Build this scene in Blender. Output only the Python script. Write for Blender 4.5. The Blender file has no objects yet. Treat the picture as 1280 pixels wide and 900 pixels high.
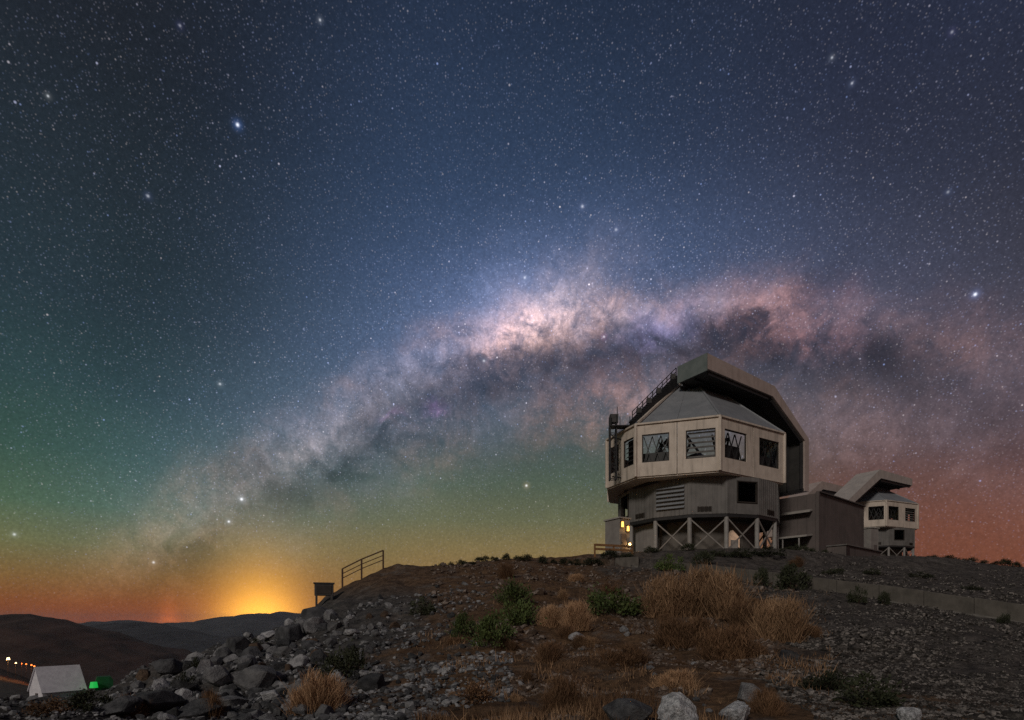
import bpy, bmesh, math, random
import numpy as np
from mathutils import Vector, Matrix
random.seed(7)
rng = np.random.default_rng(11)
SC = bpy.context.scene
COL = SC.collection
R_ = math.radians

# ------------------------------------------------------------------ camera
FP, CX, HY = 740.0, 640.0, 775.0            # focal length in px of a 1280x900 frame, centre column, horizon row
cam_d = bpy.data.cameras.new('camera')
cam = bpy.data.objects.new('camera', cam_d)
COL.objects.link(cam)
cam_d.sensor_width = 36.0
cam_d.lens = 36.0 * FP / 1280.0
cam_d.shift_y = (HY - 450.0) / 1280.0
cam_d.clip_start = 0.1
cam_d.clip_end = 60000.0
cam.location = (0, 0, 0)
cam.rotation_euler = (math.pi / 2, 0, 0)
SC.camera = cam
SC.view_settings.view_transform = 'Standard'
SC.view_settings.look = 'None'
SC.view_settings.exposure = 0.0
SC.view_settings.gamma = 1.0
SC.cycles.use_denoising = False
SC.cycles.max_bounces = 5
SC.cycles.diffuse_bounces = 3
SC.cycles.sample_clamp_indirect = 2.0
SC.cycles.use_adaptive_sampling = False


def lin(c):
    """sRGB 0-255 to linear"""
    o = []
    for v in c:
        v /= 255.0
        o.append(v / 12.92 if v <= .04045 else ((v + .055) / 1.055) ** 2.4)
    return tuple(o)


# ------------------------------------------------------------------ node helpers
class G:
    """tiny expression builder over shader nodes"""
    def __init__(s, nt):
        s.nt = nt; s.n = nt.nodes; s.l = nt.links

    def put(s, sock, v):
        if isinstance(v, bpy.types.NodeSocket):
            s.l.new(v, sock)
        else:
            sock.default_value = v

    def m(s, op, a, b=None, c=None, clamp=False):
        nd = s.n.new('ShaderNodeMath'); nd.operation = op; nd.use_clamp = clamp
        s.put(nd.inputs[0], a)
        if b is not None: s.put(nd.inputs[1], b)
        if c is not None: s.put(nd.inputs[2], c)
        return nd.outputs[0]

    def add(s, *a):
        r = a[0]
        for x in a[1:]: r = s.m('ADD', r, x)
        return r

    def mul(s, *a):
        r = a[0]
        for x in a[1:]: r = s.m('MULTIPLY', r, x)
        return r

    def sub(s, a, b): return s.m('SUBTRACT', a, b)

    def gauss(s, x, mu, sig):
        d = s.m('DIVIDE', s.sub(x, mu), sig)
        return s.m('EXPONENT', s.mul(s.mul(d, d), -0.5))

    def ss(s, x, a, b, lo=0.0, hi=1.0):
        nd = s.n.new('ShaderNodeMapRange'); nd.interpolation_type = 'SMOOTHSTEP'
        s.put(nd.inputs['Value'], x)
        for k, v in (('From Min', a), ('From Max', b), ('To Min', lo), ('To Max', hi)):
            s.put(nd.inputs[k], v)
        return nd.outputs[0]

    def noise(s, vec, scale, detail=4, rough=.5, dist=0.0, lac=2.0):
        nd = s.n.new('ShaderNodeTexNoise')
        s.put(nd.inputs['Vector'], vec); nd.inputs['Scale'].default_value = scale
        nd.inputs['Detail'].default_value = detail; nd.inputs['Roughness'].default_value = rough
        nd.inputs['Distortion'].default_value = dist; nd.inputs['Lacunarity'].default_value = lac
        return nd

    def ramp(s, f, stops, interp='LINEAR'):
        nd = s.n.new('ShaderNodeValToRGB'); nd.color_ramp.interpolation = interp
        cr = nd.color_ramp
        while len(cr.elements) < len(stops): cr.elements.new(0.5)
        for e, (p, c) in zip(cr.elements, stops):
            e.position = p; e.color = (*c, 1)
        s.put(nd.inputs[0], f)
        return nd.outputs[0]

    def mix(s, f, a, b, blend='MIX'):
        nd = s.n.new('ShaderNodeMix'); nd.data_type = 'RGBA'; nd.blend_type = blend
        s.put(nd.inputs[0], f)
        s.put(nd.inputs[6], a if isinstance(a, bpy.types.NodeSocket) else (*a, 1))
        s.put(nd.inputs[7], b if isinstance(b, bpy.types.NodeSocket) else (*b, 1))
        return nd.outputs[2]

    def scale(s, col, f):
        nd = s.n.new('ShaderNodeVectorMath'); nd.operation = 'SCALE'
        s.put(nd.inputs[0], col if isinstance(col, bpy.types.NodeSocket) else tuple(col))
        s.put(nd.inputs['Scale'], f)
        return nd.outputs[0]

    def vadd(s, *a):
        r = a[0]
        for x in a[1:]:
            nd = s.n.new('ShaderNodeVectorMath'); nd.operation = 'ADD'
            s.put(nd.inputs[0], r); s.put(nd.inputs[1], x)
            r = nd.outputs[0]
        return r


def dirpx(x, y):
    v = Vector(((x - CX) / FP, 1.0, (HY - y) / FP)); v.normalize()
    return v


# ------------------------------------------------------------------ sky: airglow, city glow, Milky Way, stars
MOON_EL, MOON_AZ = R_(30), R_(206)             # low moon behind the camera, slightly to its left
world = bpy.data.worlds.new('World'); SC.world = world
world.use_nodes = True
world.cycles.sampling_method = 'MANUAL'
world.cycles.sample_map_resolution = 256
nt = world.node_tree
for nd in list(nt.nodes): nt.nodes.remove(nd)
g = G(nt)
tc = nt.nodes.new('ShaderNodeTexCoord')
DIR = tc.outputs['Generated']
sp = nt.nodes.new('ShaderNodeSeparateXYZ'); g.l.new(DIR, sp.inputs[0])
dx, dy, dz = sp.outputs
DEG = 57.29578
el = g.mul(g.m('ARCSINE', dz), DEG)
az = g.mul(g.m('ARCTAN2', dx, dy), DEG)

def elramp(rows):
    f = g.m('DIVIDE', g.m('MAXIMUM', el, 0.0), 60.0)
    return g.ramp(f, [(e / 60.0, lin(c)) for e, c in rows], 'EASE' if False else 'LINEAR')

left = elramp([(0, (122, 64, 34)), (1.5, (126, 74, 38)), (3.5, (124, 94, 50)), (6, (106, 107, 66)), (9, (76, 100, 74)),
               (13, (57, 84, 73)), (18, (46, 68, 70)), (24, (40, 55, 63)), (31, (35, 45, 53)), (40, (31, 36, 44)), (60, (25, 28, 35))])
midc = elramp([(0, (150, 112, 64)), (4, (148, 116, 70)), (7, (132, 116, 76)), (9.5, (106, 108, 80)), (13, (84, 98, 82)), (17, (70, 84, 84)),
               (24, (56, 72, 90)), (30, (52, 69, 95)), (36, (45, 61, 86)), (45, (37, 49, 70)), (60, (27, 34, 48))])
rght = elramp([(0, (112, 64, 46)), (4, (117, 69, 50)), (7, (114, 70, 54)), (10, (102, 69, 59)), (14, (84, 66, 63)), (19, (68, 61, 62)),
               (25, (57, 54, 61)), (32, (46, 49, 64)), (39, (40, 45, 63)), (48, (33, 38, 53)), (60, (26, 29, 39))])
wl = g.ss(az, -34.0, -6.0)
wr = g.ss(az, 4.0, 32.0)
base = g.mix(wr, g.mix(wl, left, midc), rght)
# patchy airglow
an = g.noise(DIR, 2.2, 3, .5)
base = g.scale(base, g.ss(an.outputs['Fac'], .3, .75, .86, 1.12))

# city glow on the horizon
def glow(azc, sa, se, col, k, e0=0.0):
    w = g.mul(g.gauss(az, azc, sa), g.m('EXPONENT', g.mul(g.m('DIVIDE', g.m('ABSOLUTE', g.sub(el, e0)), se), -1.0)), k)
    return g.scale(col, w)
g1 = glow(-23.0, 2.1, 1.9, lin((255, 184, 62)), 2.3)
g2 = glow(-23.0, 4.0, 3.7, lin((235, 140, 50)), .42)
g3 = glow(-30.1, .5, .8, lin((255, 120, 40)), .40)
g4 = glow(-33.0, 8.0, 1.3, lin((205, 85, 35)), .20)
g5 = glow(38.0, 12.0, 5.0, lin((150, 62, 45)), .10)

# Milky Way arch: centre line as elevation over azimuth
dd = g.mul(g.sub(az, 12.0), 1 / DEG)
el0 = g.sub(27.2, g.mul(g.sub(1.0, g.m('COSINE', dd)), 76.0))
warpn = g.noise(DIR, 5.0, 5, .6)
warp2 = g.noise(DIR, 17.0, 5, .62)
t0 = g.sub(el, el0)
slope = g.m('DIVIDE', 1.0, g.m('SQRT', g.add(1.0, g.m('POWER', g.mul(1.33, g.m('SINE', dd)), 2.0))))
t0 = g.mul(t0, slope)
t = g.add(t0, g.mul(g.sub(warpn.outputs['Fac'], .5), 7.0), g.mul(g.sub(warp2.outputs['Fac'], .5), 3.4))
along = g.add(g.gauss(az, 4.0, 10.0), g.mul(g.gauss(az, 24.0, 14.0), .28), g.mul(g.gauss(az, -18.0, 16.0), .30))
alongw = g.add(g.gauss(az, 6.0, 26.0), g.mul(g.gauss(az, -28.0, 12.0), .22))
alongh = g.add(alongw, g.mul(g.gauss(az, -7.0, 9.0), .35))
fine = g.noise(DIR, 34.0, 6, .7, .6)
finem = g.ss(fine.outputs['Fac'], .28, .74, .35, 1.45)
med = g.noise(DIR, 11.0, 6, .62, .8)
dust = g.ss(med.outputs['Fac'], .40, .60, 0.0, 1.0)
ridge = g.mul(g.gauss(t, .6, 1.25), along, finem)
streak = g.mul(g.gauss(g.add(t0, g.mul(g.sub(warpn.outputs['Fac'], .5), 3.0), g.mul(g.sub(warp2.outputs['Fac'], .5), 1.6)), -.9, .95), g.gauss(az, -19.0, 10.0), finem)
ridgeb = g.mul(g.gauss(t, -6.0, 2.4), g.gauss(az, 8.0, 20.0), finem, g.ss(med.outputs['Fac'], .36, .60, .08, 1.0))
halo = g.mul(g.gauss(t0, 1.0, 5.0), alongh)
lane = g.mul(g.gauss(t, -2.6, 1.6), g.ss(med.outputs['Fac'], .38, .60, 1.0, .35), alongw)
hue = g.noise(DIR, 8.0, 4, .6)
hfac = g.ss(hue.outputs['Fac'], .42, .66)
rc = g.mix(g.ss(az, 10.0, 30.0), g.mix(hfac, lin((204, 154, 130)), lin((182, 166, 182))), g.mix(hfac, lin((172, 126, 106)), lin((150, 134, 140))))
mwe = g.ss(el, 1.0, 11.0)
halo = g.mul(halo, mwe); streak = g.mul(streak, mwe); ridge = g.mul(ridge, mwe)
mw = g.vadd(g.scale(rc, g.mul(ridge, .58)),
            g.scale(lin((175, 160, 162)), g.mul(streak, .27)),
            g.scale(g.mix(hfac, lin((175, 130, 112)), lin((140, 132, 148))), g.mul(ridgeb, .27)),
            g.scale(lin((104, 124, 170)), g.mul(halo, .30)))
# individual clouds of the band as seen from the site
def blob(x, y, ax, ay, col, k, ang=0.0, modf=None):
    c = dirpx(x, y); a0 = math.degrees(math.atan2(c.x, c.y)); e0 = math.degrees(math.asin(c.z))
    u = g.sub(az, a0); v = g.sub(el, e0)
    u = g.add(u, g.mul(g.sub(warpn.outputs['Fac'], .5), 9.0), g.mul(g.sub(warp2.outputs['Fac'], .5), 5.0))
    v = g.add(v, g.mul(g.sub(med.outputs['Fac'], .5), 7.0), g.mul(g.sub(fine.outputs['Fac'], .5), 3.0))
    ca, sa = math.cos(ang), math.sin(ang)
    uu = g.add(g.mul(u, ca), g.mul(v, sa)); vv = g.sub(g.mul(v, ca), g.mul(u, sa))
    w = g.mul(g.gauss(uu, 0.0, ax), g.gauss(vv, 0.0, ay), k)
    if modf is not None: w = g.mul(w, modf)
    return g.scale(lin(col), w) if col else w
mw = g.vadd(mw,
            blob(700, 392, 3.6, 1.7, (235, 200, 190), .62, .30, finem),
            blob(655, 415, 2.8, 1.1, (232, 165, 130), .45, .32, finem),
            blob(630, 395, 6.0, 2.6, (150, 160, 205), .30, .34),
            blob(945, 392, 2.4, 1.2, (215, 160, 150), .36, -.1, finem),
            blob(995, 400, 4.0, 1.4, (205, 130, 115), .26, -.2, finem),
            blob(765, 492, 5.0, 1.9, (190, 130, 105), .34, .2, finem),
            blob(830, 410, 2.0, .9, (165, 150, 215), .34, .3, finem),
            blob(1240, 430, 4.0, 1.7, (175, 122, 112), .15, -.4, finem),
            blob(1090, 520, 6.5, 2.2, (150, 132, 142), .17, -.15, finem),
            blob(560, 490, 7.0, 1.8, (150, 132, 142), .16, .45, finem),
            blob(420, 545, 4.0, 1.1, (168, 148, 150), .20, .58, finem),
            blob(215, 672, 5.0, 1.4, (190, 140, 100), .16, .6, finem),
            blob(545, 512, .8, .4, (200, 130, 220), .25, .3),
            blob(485, 517, .7, .4, (200, 130, 200), .20, .3))
dk = g.add(g.mul(lane, .72),
           blob(700, 440, 4.6, 1.25, None, .55, .18), blob(610, 470, 3.0, 2.2, None, .55), blob(520, 478, 3.6, 2.0, None, .42, .4),
           blob(450, 520, 1.2, 2.4, None, .35), blob(1050, 455, 9.0, 2.2, None, .50, -.18), blob(925, 425, 3.0, 1.3, None, .45),
           blob(300, 585, 2.6, 1.2, None, .35, .5), blob(470, 590, 8.0, 1.6, None, .22, .3), blob(700, 505, 2.0, 1.0, None, .35, .8),
           blob(215, 690, 2.2, 1.1, None, .30), blob(1010, 370, 3.0, 1.0, None, .30, .3))
dk = g.m('MINIMUM', dk, .92)
sky = g.vadd(base, mw)
sky = g.scale(sky, g.sub(1.0, g.mul(dk, .66)))
fil = g.noise(DIR, 46.0, 9, .74, 1.6)
filr = g.m('ABSOLUTE', g.mul(g.sub(fil.outputs['Fac'], .5), 2.0))
sky = g.scale(sky, g.sub(1.0, g.mul(g.ss(filr, .0, .20, .17, 0.0), g.m('MINIMUM', g.mul(halo, 1.1), 1.0))))
# fine mottling of unresolved stars
grain = g.noise(DIR, 260.0, 2, .7)
sky = g.scale(sky, g.ss(grain.outputs['Fac'], .25, .80, .88, 1.16))

# stars in three size classes
def stars(scale, rad, thr, gain, power):
    vn = nt.nodes.new('ShaderNodeTexVoronoi'); vn.voronoi_dimensions = '3D'; vn.feature = 'F1'
    g.l.new(DIR, vn.inputs['Vector']); vn.inputs['Scale'].default_value = scale
    vn.inputs['Randomness'].default_value = 1.0
    sepc = nt.nodes.new('ShaderNodeSeparateColor'); g.l.new(vn.outputs['Color'], sepc.inputs[0])
    r, gg, b = sepc.outputs
    w = g.ss(vn.outputs['Distance'], rad * scale, 0.0)
    lum = g.mul(g.m('POWER', g.ss(r, thr, 1.0), power), gain)
    tint = g.mix(gg, lin((250, 236, 232)), lin((160, 186, 255)))
    return g.scale(tint, g.mul(w, lum))
ext = g.ss(el, 0.0, 12.0, .35, 1.0)
dens = g.add(.75, g.mul(halo, 1.0))
st = g.vadd(stars(330, .00130, .15, .16, 1.3), stars(190, .00140, .12, .25, 1.6), stars(100, .00155, .15, .46, 2.2), stars(44, .0018, .25, .85, 2.6), stars(15, .0022, .40, 1.0, 2.4))
st = g.scale(st, g.mul(ext, dens, g.sub(1.0, g.mul(dk, .4))))
sky = g.vadd(sky, st)
# the brightest stars, with the soft halo a long exposure gives them
for x, y, col, k, w in ((297, 156, (110, 160, 255), 1.1, 1.25), (1219, 368, (150, 180, 255), 1.1, 1.25), (302, 624, (235, 240, 255), 1.0, 1.35),
                        (286, 652, (220, 235, 255), .8, 1.1), (658, 607, (255, 220, 170), .8, 1.25), (400, 25, (225, 235, 255), .5, .8),
                        (60, 120, (230, 235, 240), .5, .75), (1065, 104, (180, 200, 255), .4, .85), (1040, 72, (225, 235, 255), .4, .8),
                        (275, 480, (225, 240, 250), .45, 1.1), (192, 703, (255, 230, 200), .6, 1.1), (755, 421, (255, 150, 220), .55, 1.1),
                        (656, 347, (205, 220, 255), .5, 1.2), (728, 258, (190, 200, 255), .45, 1.2), (18, 668, (230, 245, 245), .5, 1.1),
                        (185, 245, (160, 180, 255), .35, 1.1), (1185, 240, (150, 180, 255), .25, 1.0), (225, 32, (150, 150, 255), .25, .9),
                        (1190, 40, (170, 160, 255), .25, .9), (605, 451, (190, 215, 255), .45, 1.2), (770, 287, (180, 190, 255), .35, 1.2)):
    v = dirpx(x, y)
    nd = nt.nodes.new('ShaderNodeVectorMath'); nd.operation = 'DISTANCE'
    g.l.new(DIR, nd.inputs[0]); nd.inputs[1].default_value = tuple(v)
    d = nd.outputs['Value']
    core = g.mul(g.gauss(d, 0.0, .00095 * w), k)
    hal = g.mul(g.gauss(d, 0.0, .0030 * w), k * .15)
    sky = g.vadd(sky, g.scale(lin((245, 248, 255)), core), g.scale(lin(col), hal))
sky = g.vadd(sky, g1, g2, g3, g4, g5)
# below the horizon: dim haze colour
sky = g.mix(g.ss(el, -1.0, -.05), lin((40, 34, 32)), sky)
# faint moonlit air
nish = nt.nodes.new('ShaderNodeTexSky'); nish.sky_type = 'NISHITA'; nish.sun_disc = False
nish.sun_elevation = MOON_EL; nish.sun_rotation = MOON_AZ
bg = nt.nodes.new('ShaderNodeBackground'); bg.inputs[1].default_value = 1.0
g.l.new(sky, bg.inputs[0])
bg2 = nt.nodes.new('ShaderNodeBackground'); bg2.inputs[1].default_value = .0006
g.l.new(nish.outputs[0], bg2.inputs[0])
ads = nt.nodes.new('ShaderNodeAddShader'); g.l.new(bg.outputs[0], ads.inputs[0]); g.l.new(bg2.outputs[0], ads.inputs[1])
wo = nt.nodes.new('ShaderNodeOutputWorld'); g.l.new(ads.outputs[0], wo.inputs[0])

# ------------------------------------------------------------------ moon (the one directional lamp)
sun_d = bpy.data.lights.new('sun', 'SUN')
sun = bpy.data.objects.new('sun', sun_d); COL.objects.link(sun)
sun_d.energy = 1.0
sun_d.color = (1.0, .90, .80)
sun_d.angle = R_(10)
to_sun = Vector((math.sin(MOON_AZ) * math.cos(MOON_EL), math.cos(MOON_AZ) * math.cos(MOON_EL), math.sin(MOON_EL)))
sun.rotation_euler = to_sun.to_track_quat('Z', 'Y').to_euler()
sun.location = to_sun * 50

# ------------------------------------------------------------------ materials
MATS = {}
def mat(name, col, col2=None, rough=.8, nscale=3.0, bump=0.0, bscale=20.0, metal=0.0, rnd=0.0, streak=0.0, wave=None, coord='Object'):
    m = bpy.data.materials.new(name); m.use_nodes = True
    nt = m.node_tree; h = G(nt)
    b = nt.nodes['Principled BSDF']
    tcn = nt.nodes.new('ShaderNodeTexCoord'); v = tcn.outputs[coord]
    c2 = col2 or tuple(x * .7 for x in col)
    n = h.noise(v, nscale, 6, .62)
    c = h.mix(h.ss(n.outputs['Fac'], .32, .68), col, c2)
    if streak:
        mp = nt.nodes.new('ShaderNodeMapping'); h.l.new(v, mp.inputs[0]); mp.inputs['Scale'].default_value = (1, 1, .07)
        n2 = h.noise(mp.outputs[0], 2.6, 5, .65)
        c = h.mix(h.mul(h.ss(n2.outputs['Fac'], .48, .75), streak), c, tuple(x * .45 for x in c2))
    if rnd:
        oi = nt.nodes.new('ShaderNodeObjectInfo')
        c = h.scale(c, h.ss(oi.outputs['Random'], 0, 1, 1 - rnd, 1 + rnd))
    h.put(b.inputs['Base Color'], c)
    b.inputs['Roughness'].default_value = rough
    b.inputs['Metallic'].default_value = metal
    b.inputs['Specular IOR Level'].default_value = .3
    bn = None
    if bump:
        n3 = h.noise(v, bscale, 7, .65)
        bn = nt.nodes.new('ShaderNodeBump'); bn.inputs['Strength'].default_value = bump; bn.inputs['Distance'].default_value = .1
        h.l.new(n3.outputs['Fac'], bn.inputs['Height'])
        h.l.new(bn.outputs[0], b.inputs['Normal'])
    MATS[name] = m
    return m

def emit(name, col, k):
    m = bpy.data.materials.new(name); m.use_nodes = True
    b = m.node_tree.nodes['Principled BSDF']
    b.inputs['Base Color'].default_value = (*col, 1)
    b.inputs['Emission Color'].default_value = (*col, 1)
    b.inputs['Emission Strength'].default_value = k
    MATS[name] = m
    return m

mat('band_white', (.72, .63, .55), (.60, .52, .45), .6, .9, .08, 30, streak=.75)
mat('drum_grey', (.20, .19, .185), (.15, .145, .14), .55, .8, .06, 20, streak=.6)
mat('roof_grey', (.27, .285, .31), (.22, .235, .26), .45, .7, .05, 10, streak=.25)
mat('shutter_skin', (.50, .41, .38), (.42, .34, .31), .55, .8, .06, 15, streak=.3)
mat('shutter_top', (.20, .23, .23), (.15, .18, .18), .5, .9, .06, 15)
mat('dark_steel', (.035, .034, .036), (.022, .022, .024), .5, 2.0)
mat('inner_dark', (.05, .048, .046), (.035, .034, .033), .8, 1.0)
mat('frame_dark', (.06, .05, .045), (.04, .035, .03), .6, 2.0)
mat('column_steel', (.36, .35, .34), (.28, .27, .26), .5, 2.0, streak=.3)
mat('brace_steel', (.30, .28, .26), (.22, .20, .19), .5, 2.0)
mat('inner_wall', (.16, .145, .13), (.12, .11, .10), .8, .8, .08, 20, streak=.4)
mat('annex_white', (.30, .28, .265), (.24, .22, .21), .7, 1.0, .05, 20, streak=.3)
mat('service_wall', (.15, .125, .12), (.115, .10, .095), .7, .6, .06, 12, streak=.45)
mat('canopy', (.42, .40, .37), (.34, .32, .30), .6, 1.0)
mat('concrete', (.15, .135, .12), (.10, .09, .08), .9, 1.5, .25, 14, streak=.4)
mat('footing_concrete', (.22, .205, .19), (.15, .14, .13), .9, 1.5, .25, 14)
mat('door_tan', (.62, .46, .34), (.50, .36, .26), .6, 1.2)
mat('wood', (.30, .16, .07), (.20, .10, .04), .7, 3.0, .2, 25)
mat('rail_rust', (.10, .05, .03), (.06, .03, .02), .7, 3.0)
mat('cabinet_dark', (.09, .085, .085), (.05, .05, .05), .6, 2.0, .1)
mat('tent_white', (.84, .82, .88), (.68, .66, .72), .8, 2.0, .15, 8)
mat('green_paint', (.02, .10, .05), (.015, .06, .03), .6, 2.0)
mat('mirror_cell', (.45, .44, .44), (.3, .3, .3), .4, 2.0)
mat('rock_dark', (.105, .107, .115), (.04, .041, .046), .9, 2.2, .9, 9, rnd=.35)
mat('rock_grey', (.26, .26, .27), (.13, .13, .14), .9, 2.0, .9, 9, rnd=.30)
mat('rock_pale', (.52, .52, .54), (.24, .24, .26), .9, 2.6, .9, 8, rnd=.15)
mat('rock_white', (.80, .82, .86), (.26, .27, .29), .9, 3.6, .9, 9)
mat('rock_brown', (.15, .10, .07), (.08, .055, .04), .9, 2.2, .9, 9, rnd=.3)
mat('leaf_green', (.125, .165, .05), (.06, .09, .028), .7, 2.5, rnd=.3)
mat('leaf_dark', (.045, .052, .026), (.026, .030, .017), .7, 2.5, rnd=.3)
mat('leaf_tan', (.48, .30, .175), (.27, .16, .09), .8, 1.4, rnd=.2)
mat('leaf_brown', (.22, .125, .068), (.12, .068, .038), .8, 1.2, rnd=.25)
mat('stem_brown', (.08, .05, .03), (.05, .03, .02), .8, 4.0)
emit('lamp_amber', (1.0, .55, .12), 2.2)
emit('lamp_warm', (1.0, .72, .35), 4.0)
emit('lamp_orange', (1.0, .25, .05), 2.2)
emit('lit_doorway', (.85, .58, .40), .16)
emit('lamp_green', (.02, .6, .10), .45)

# ------------------------------------------------------------------ mesh helpers
class MB:
    def __init__(s):
        s.v = []; s.f = []

    def face(s, pts):
        i = len(s.v); s.v += [tuple(p) for p in pts]; s.f.append(tuple(range(i, i + len(pts))))

    def hexa(s, p):
        """8 points: bottom loop 0-3, top loop 4-7"""
        i = len(s.v); s.v += [tuple(q) for q in p]
        for f in ((3, 2, 1, 0), (4, 5, 6, 7), (0, 1, 5, 4), (1, 2, 6, 5), (2, 3, 7, 6), (3, 0, 4, 7)):
            s.f.append(tuple(i + k for k in f))

    def box(s, c, size, ux=(1, 0, 0), uy=(0, 1, 0), uz=(0, 0, 1)):
        c = Vector(c); a = Vector(ux) * size[0] / 2; b = Vector(uy) * size[1] / 2; d = Vector(uz) * size[2] / 2
        s.hexa([c - a - b - d, c + a - b - d, c + a + b - d, c - a + b - d, c - a - b + d, c + a - b + d, c + a + b + d, c - a + b + d])

    def bar(s, p, q, w, h=None, up=(0, 0, 1)):
        p, q = Vector(p), Vector(q); d = (q - p); L = d.length; d.normalize()
        h = h or w; u = Vector(up)
        if abs(d.dot(u)) > .98: u = Vector((1, 0, 0))
        sx = d.cross(u).normalized(); sy = sx.cross(d).normalized()
        s.box((p + q) / 2, (L, w, h), d, sx, sy)

    def tube(s, p, q, r0, r1=None, n=10, cap=True):
        p, q = Vector(p), Vector(q); r1 = r0 if r1 is None else r1
        d = (q - p).normalized(); u = Vector((0, 0, 1)) if abs(d.z) < .95 else Vector((1, 0, 0))
        a = d.cross(u).normalized(); b = d.cross(a)
        i = len(s.v)
        for c, r in ((p, r0), (q, r1)):
            for k in range(n):
                t = 2 * math.pi * k / n
                s.v.append(tuple(c + (a * math.cos(t) + b * math.sin(t)) * r))
        for k in range(n):
            s.f.append((i + k, i + (k + 1) % n, i + n + (k + 1) % n, i + n + k))
        if cap:
            s.f.append(tuple(i + k for k in reversed(range(n)))); s.f.append(tuple(i + n + k for k in range(n)))

    def prism(s, poly, vec):
        """poly: list of 3D points, extruded along vec"""
        vec = Vector(vec); n = len(poly); i = len(s.v)
        s.v += [tuple(Vector(p)) for p in poly] + [tuple(Vector(p) + vec) for p in poly]
        s.f.append(tuple(i + k for k in range(n))); s.f.append(tuple(i + n + k for k in reversed(range(n))))
        for k in range(n):
            s.f.append((i + k, i + n + k, i + n + (k + 1) % n, i + (k + 1) % n))

    def mesh(s, name, m=None, smooth=False):
        me = bpy.data.meshes.new(name); me.from_pydata(s.v, [], s.f); me.update()
        bm = bmesh.new(); bm.from_mesh(me); bmesh.ops.recalc_face_normals(bm, faces=bm.faces); bm.to_mesh(me); bm.free()
        if smooth: me.polygons.foreach_set('use_smooth', [True] * len(me.polygons))
        if m: me.materials.append(MATS[m])
        return me

    def build(s, name, m, parent=None, smooth=False, bevel=0.0):
        me = s.mesh(name, m, smooth)
        if bevel:
            bm = bmesh.new(); bm.from_mesh(me)
            bmesh.ops.remove_doubles(bm, verts=bm.verts, dist=1e-5)
            bmesh.ops.bevel(bm, geom=list(bm.edges), offset=bevel, segments=1, affect='EDGES')
            bm.to_mesh(me); bm.free()
        return link(name, me, parent)


def link(name, me, parent=None):
    o = bpy.data.objects.new(name, me); COL.objects.link(o)
    if parent is not None:
        o.parent = parent
        o.matrix_parent_inverse = Matrix.Identity(4)
    return o

def empty(name, loc, label, cat, group=None):
    o = bpy.data.objects.new(name, None); COL.objects.link(o); o.location = loc
    return tag(o, label, cat, group)

def tag(o, label, cat, group=None):
    o['label'] = label; o['category'] = cat
    if group: o['group'] = group
    return o

def struct(o, kind='structure', label=None):
    o['kind'] = kind
    if label: o['label'] = label
    return o

def raw_mesh(name, verts, tri, m, smooth=False):
    """numpy arrays to a mesh of n-gons of equal size"""
    me = bpy.data.meshes.new(name)
    k = tri.shape[1]
    me.vertices.add(len(verts)); me.vertices.foreach_set('co', verts.astype(np.float32).ravel())
    me.loops.add(tri.size); me.loops.foreach_set('vertex_index', tri.astype(np.int32).ravel())
    me.polygons.add(len(tri)); me.polygons.foreach_set('loop_start', np.arange(0, tri.size, k, dtype=np.int32))
    me.polygons.foreach_set('loop_total', np.full(len(tri), k, dtype=np.int32))
    me.polygons.foreach_set('use_smooth', np.full(len(tri), smooth))
    me.update(calc_edges=True); me.validate()
    if m: me.materials.append(MATS[m] if isinstance(m, str) else m)
    return me

# ------------------------------------------------------------------ terrain
def vnoise(x, y, seed=0):
    xi = np.floor(x).astype(np.int64); yi = np.floor(y).astype(np.int64)
    fx = x - xi; fy = y - yi; fx = fx * fx * (3 - 2 * fx); fy = fy * fy * (3 - 2 * fy)
    def hsh(a, b):
        n = (a * 374761393 + b * 668265263 + seed * 974634777) & 0x7fffffff
        n = ((n ^ (n >> 13)) * 1274126177) & 0x7fffffff
        return ((n ^ (n >> 16)) & 0xffff) / 65535.0
    return (hsh(xi, yi) * (1 - fx) + hsh(xi + 1, yi) * fx) * (1 - fy) + (hsh(xi, yi + 1) * (1 - fx) + hsh(xi + 1, yi + 1) * fx) * fy - .5

def fbm(x, y, octv, seed=0, gain=.5):
    s = 0; a = 1
    for o in range(octv):
        s = s + a * vnoise(x, y, seed + o); x = x * 2.03 + 17.3; y = y * 2.03 - 9.1; a *= gain
    return s

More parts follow.
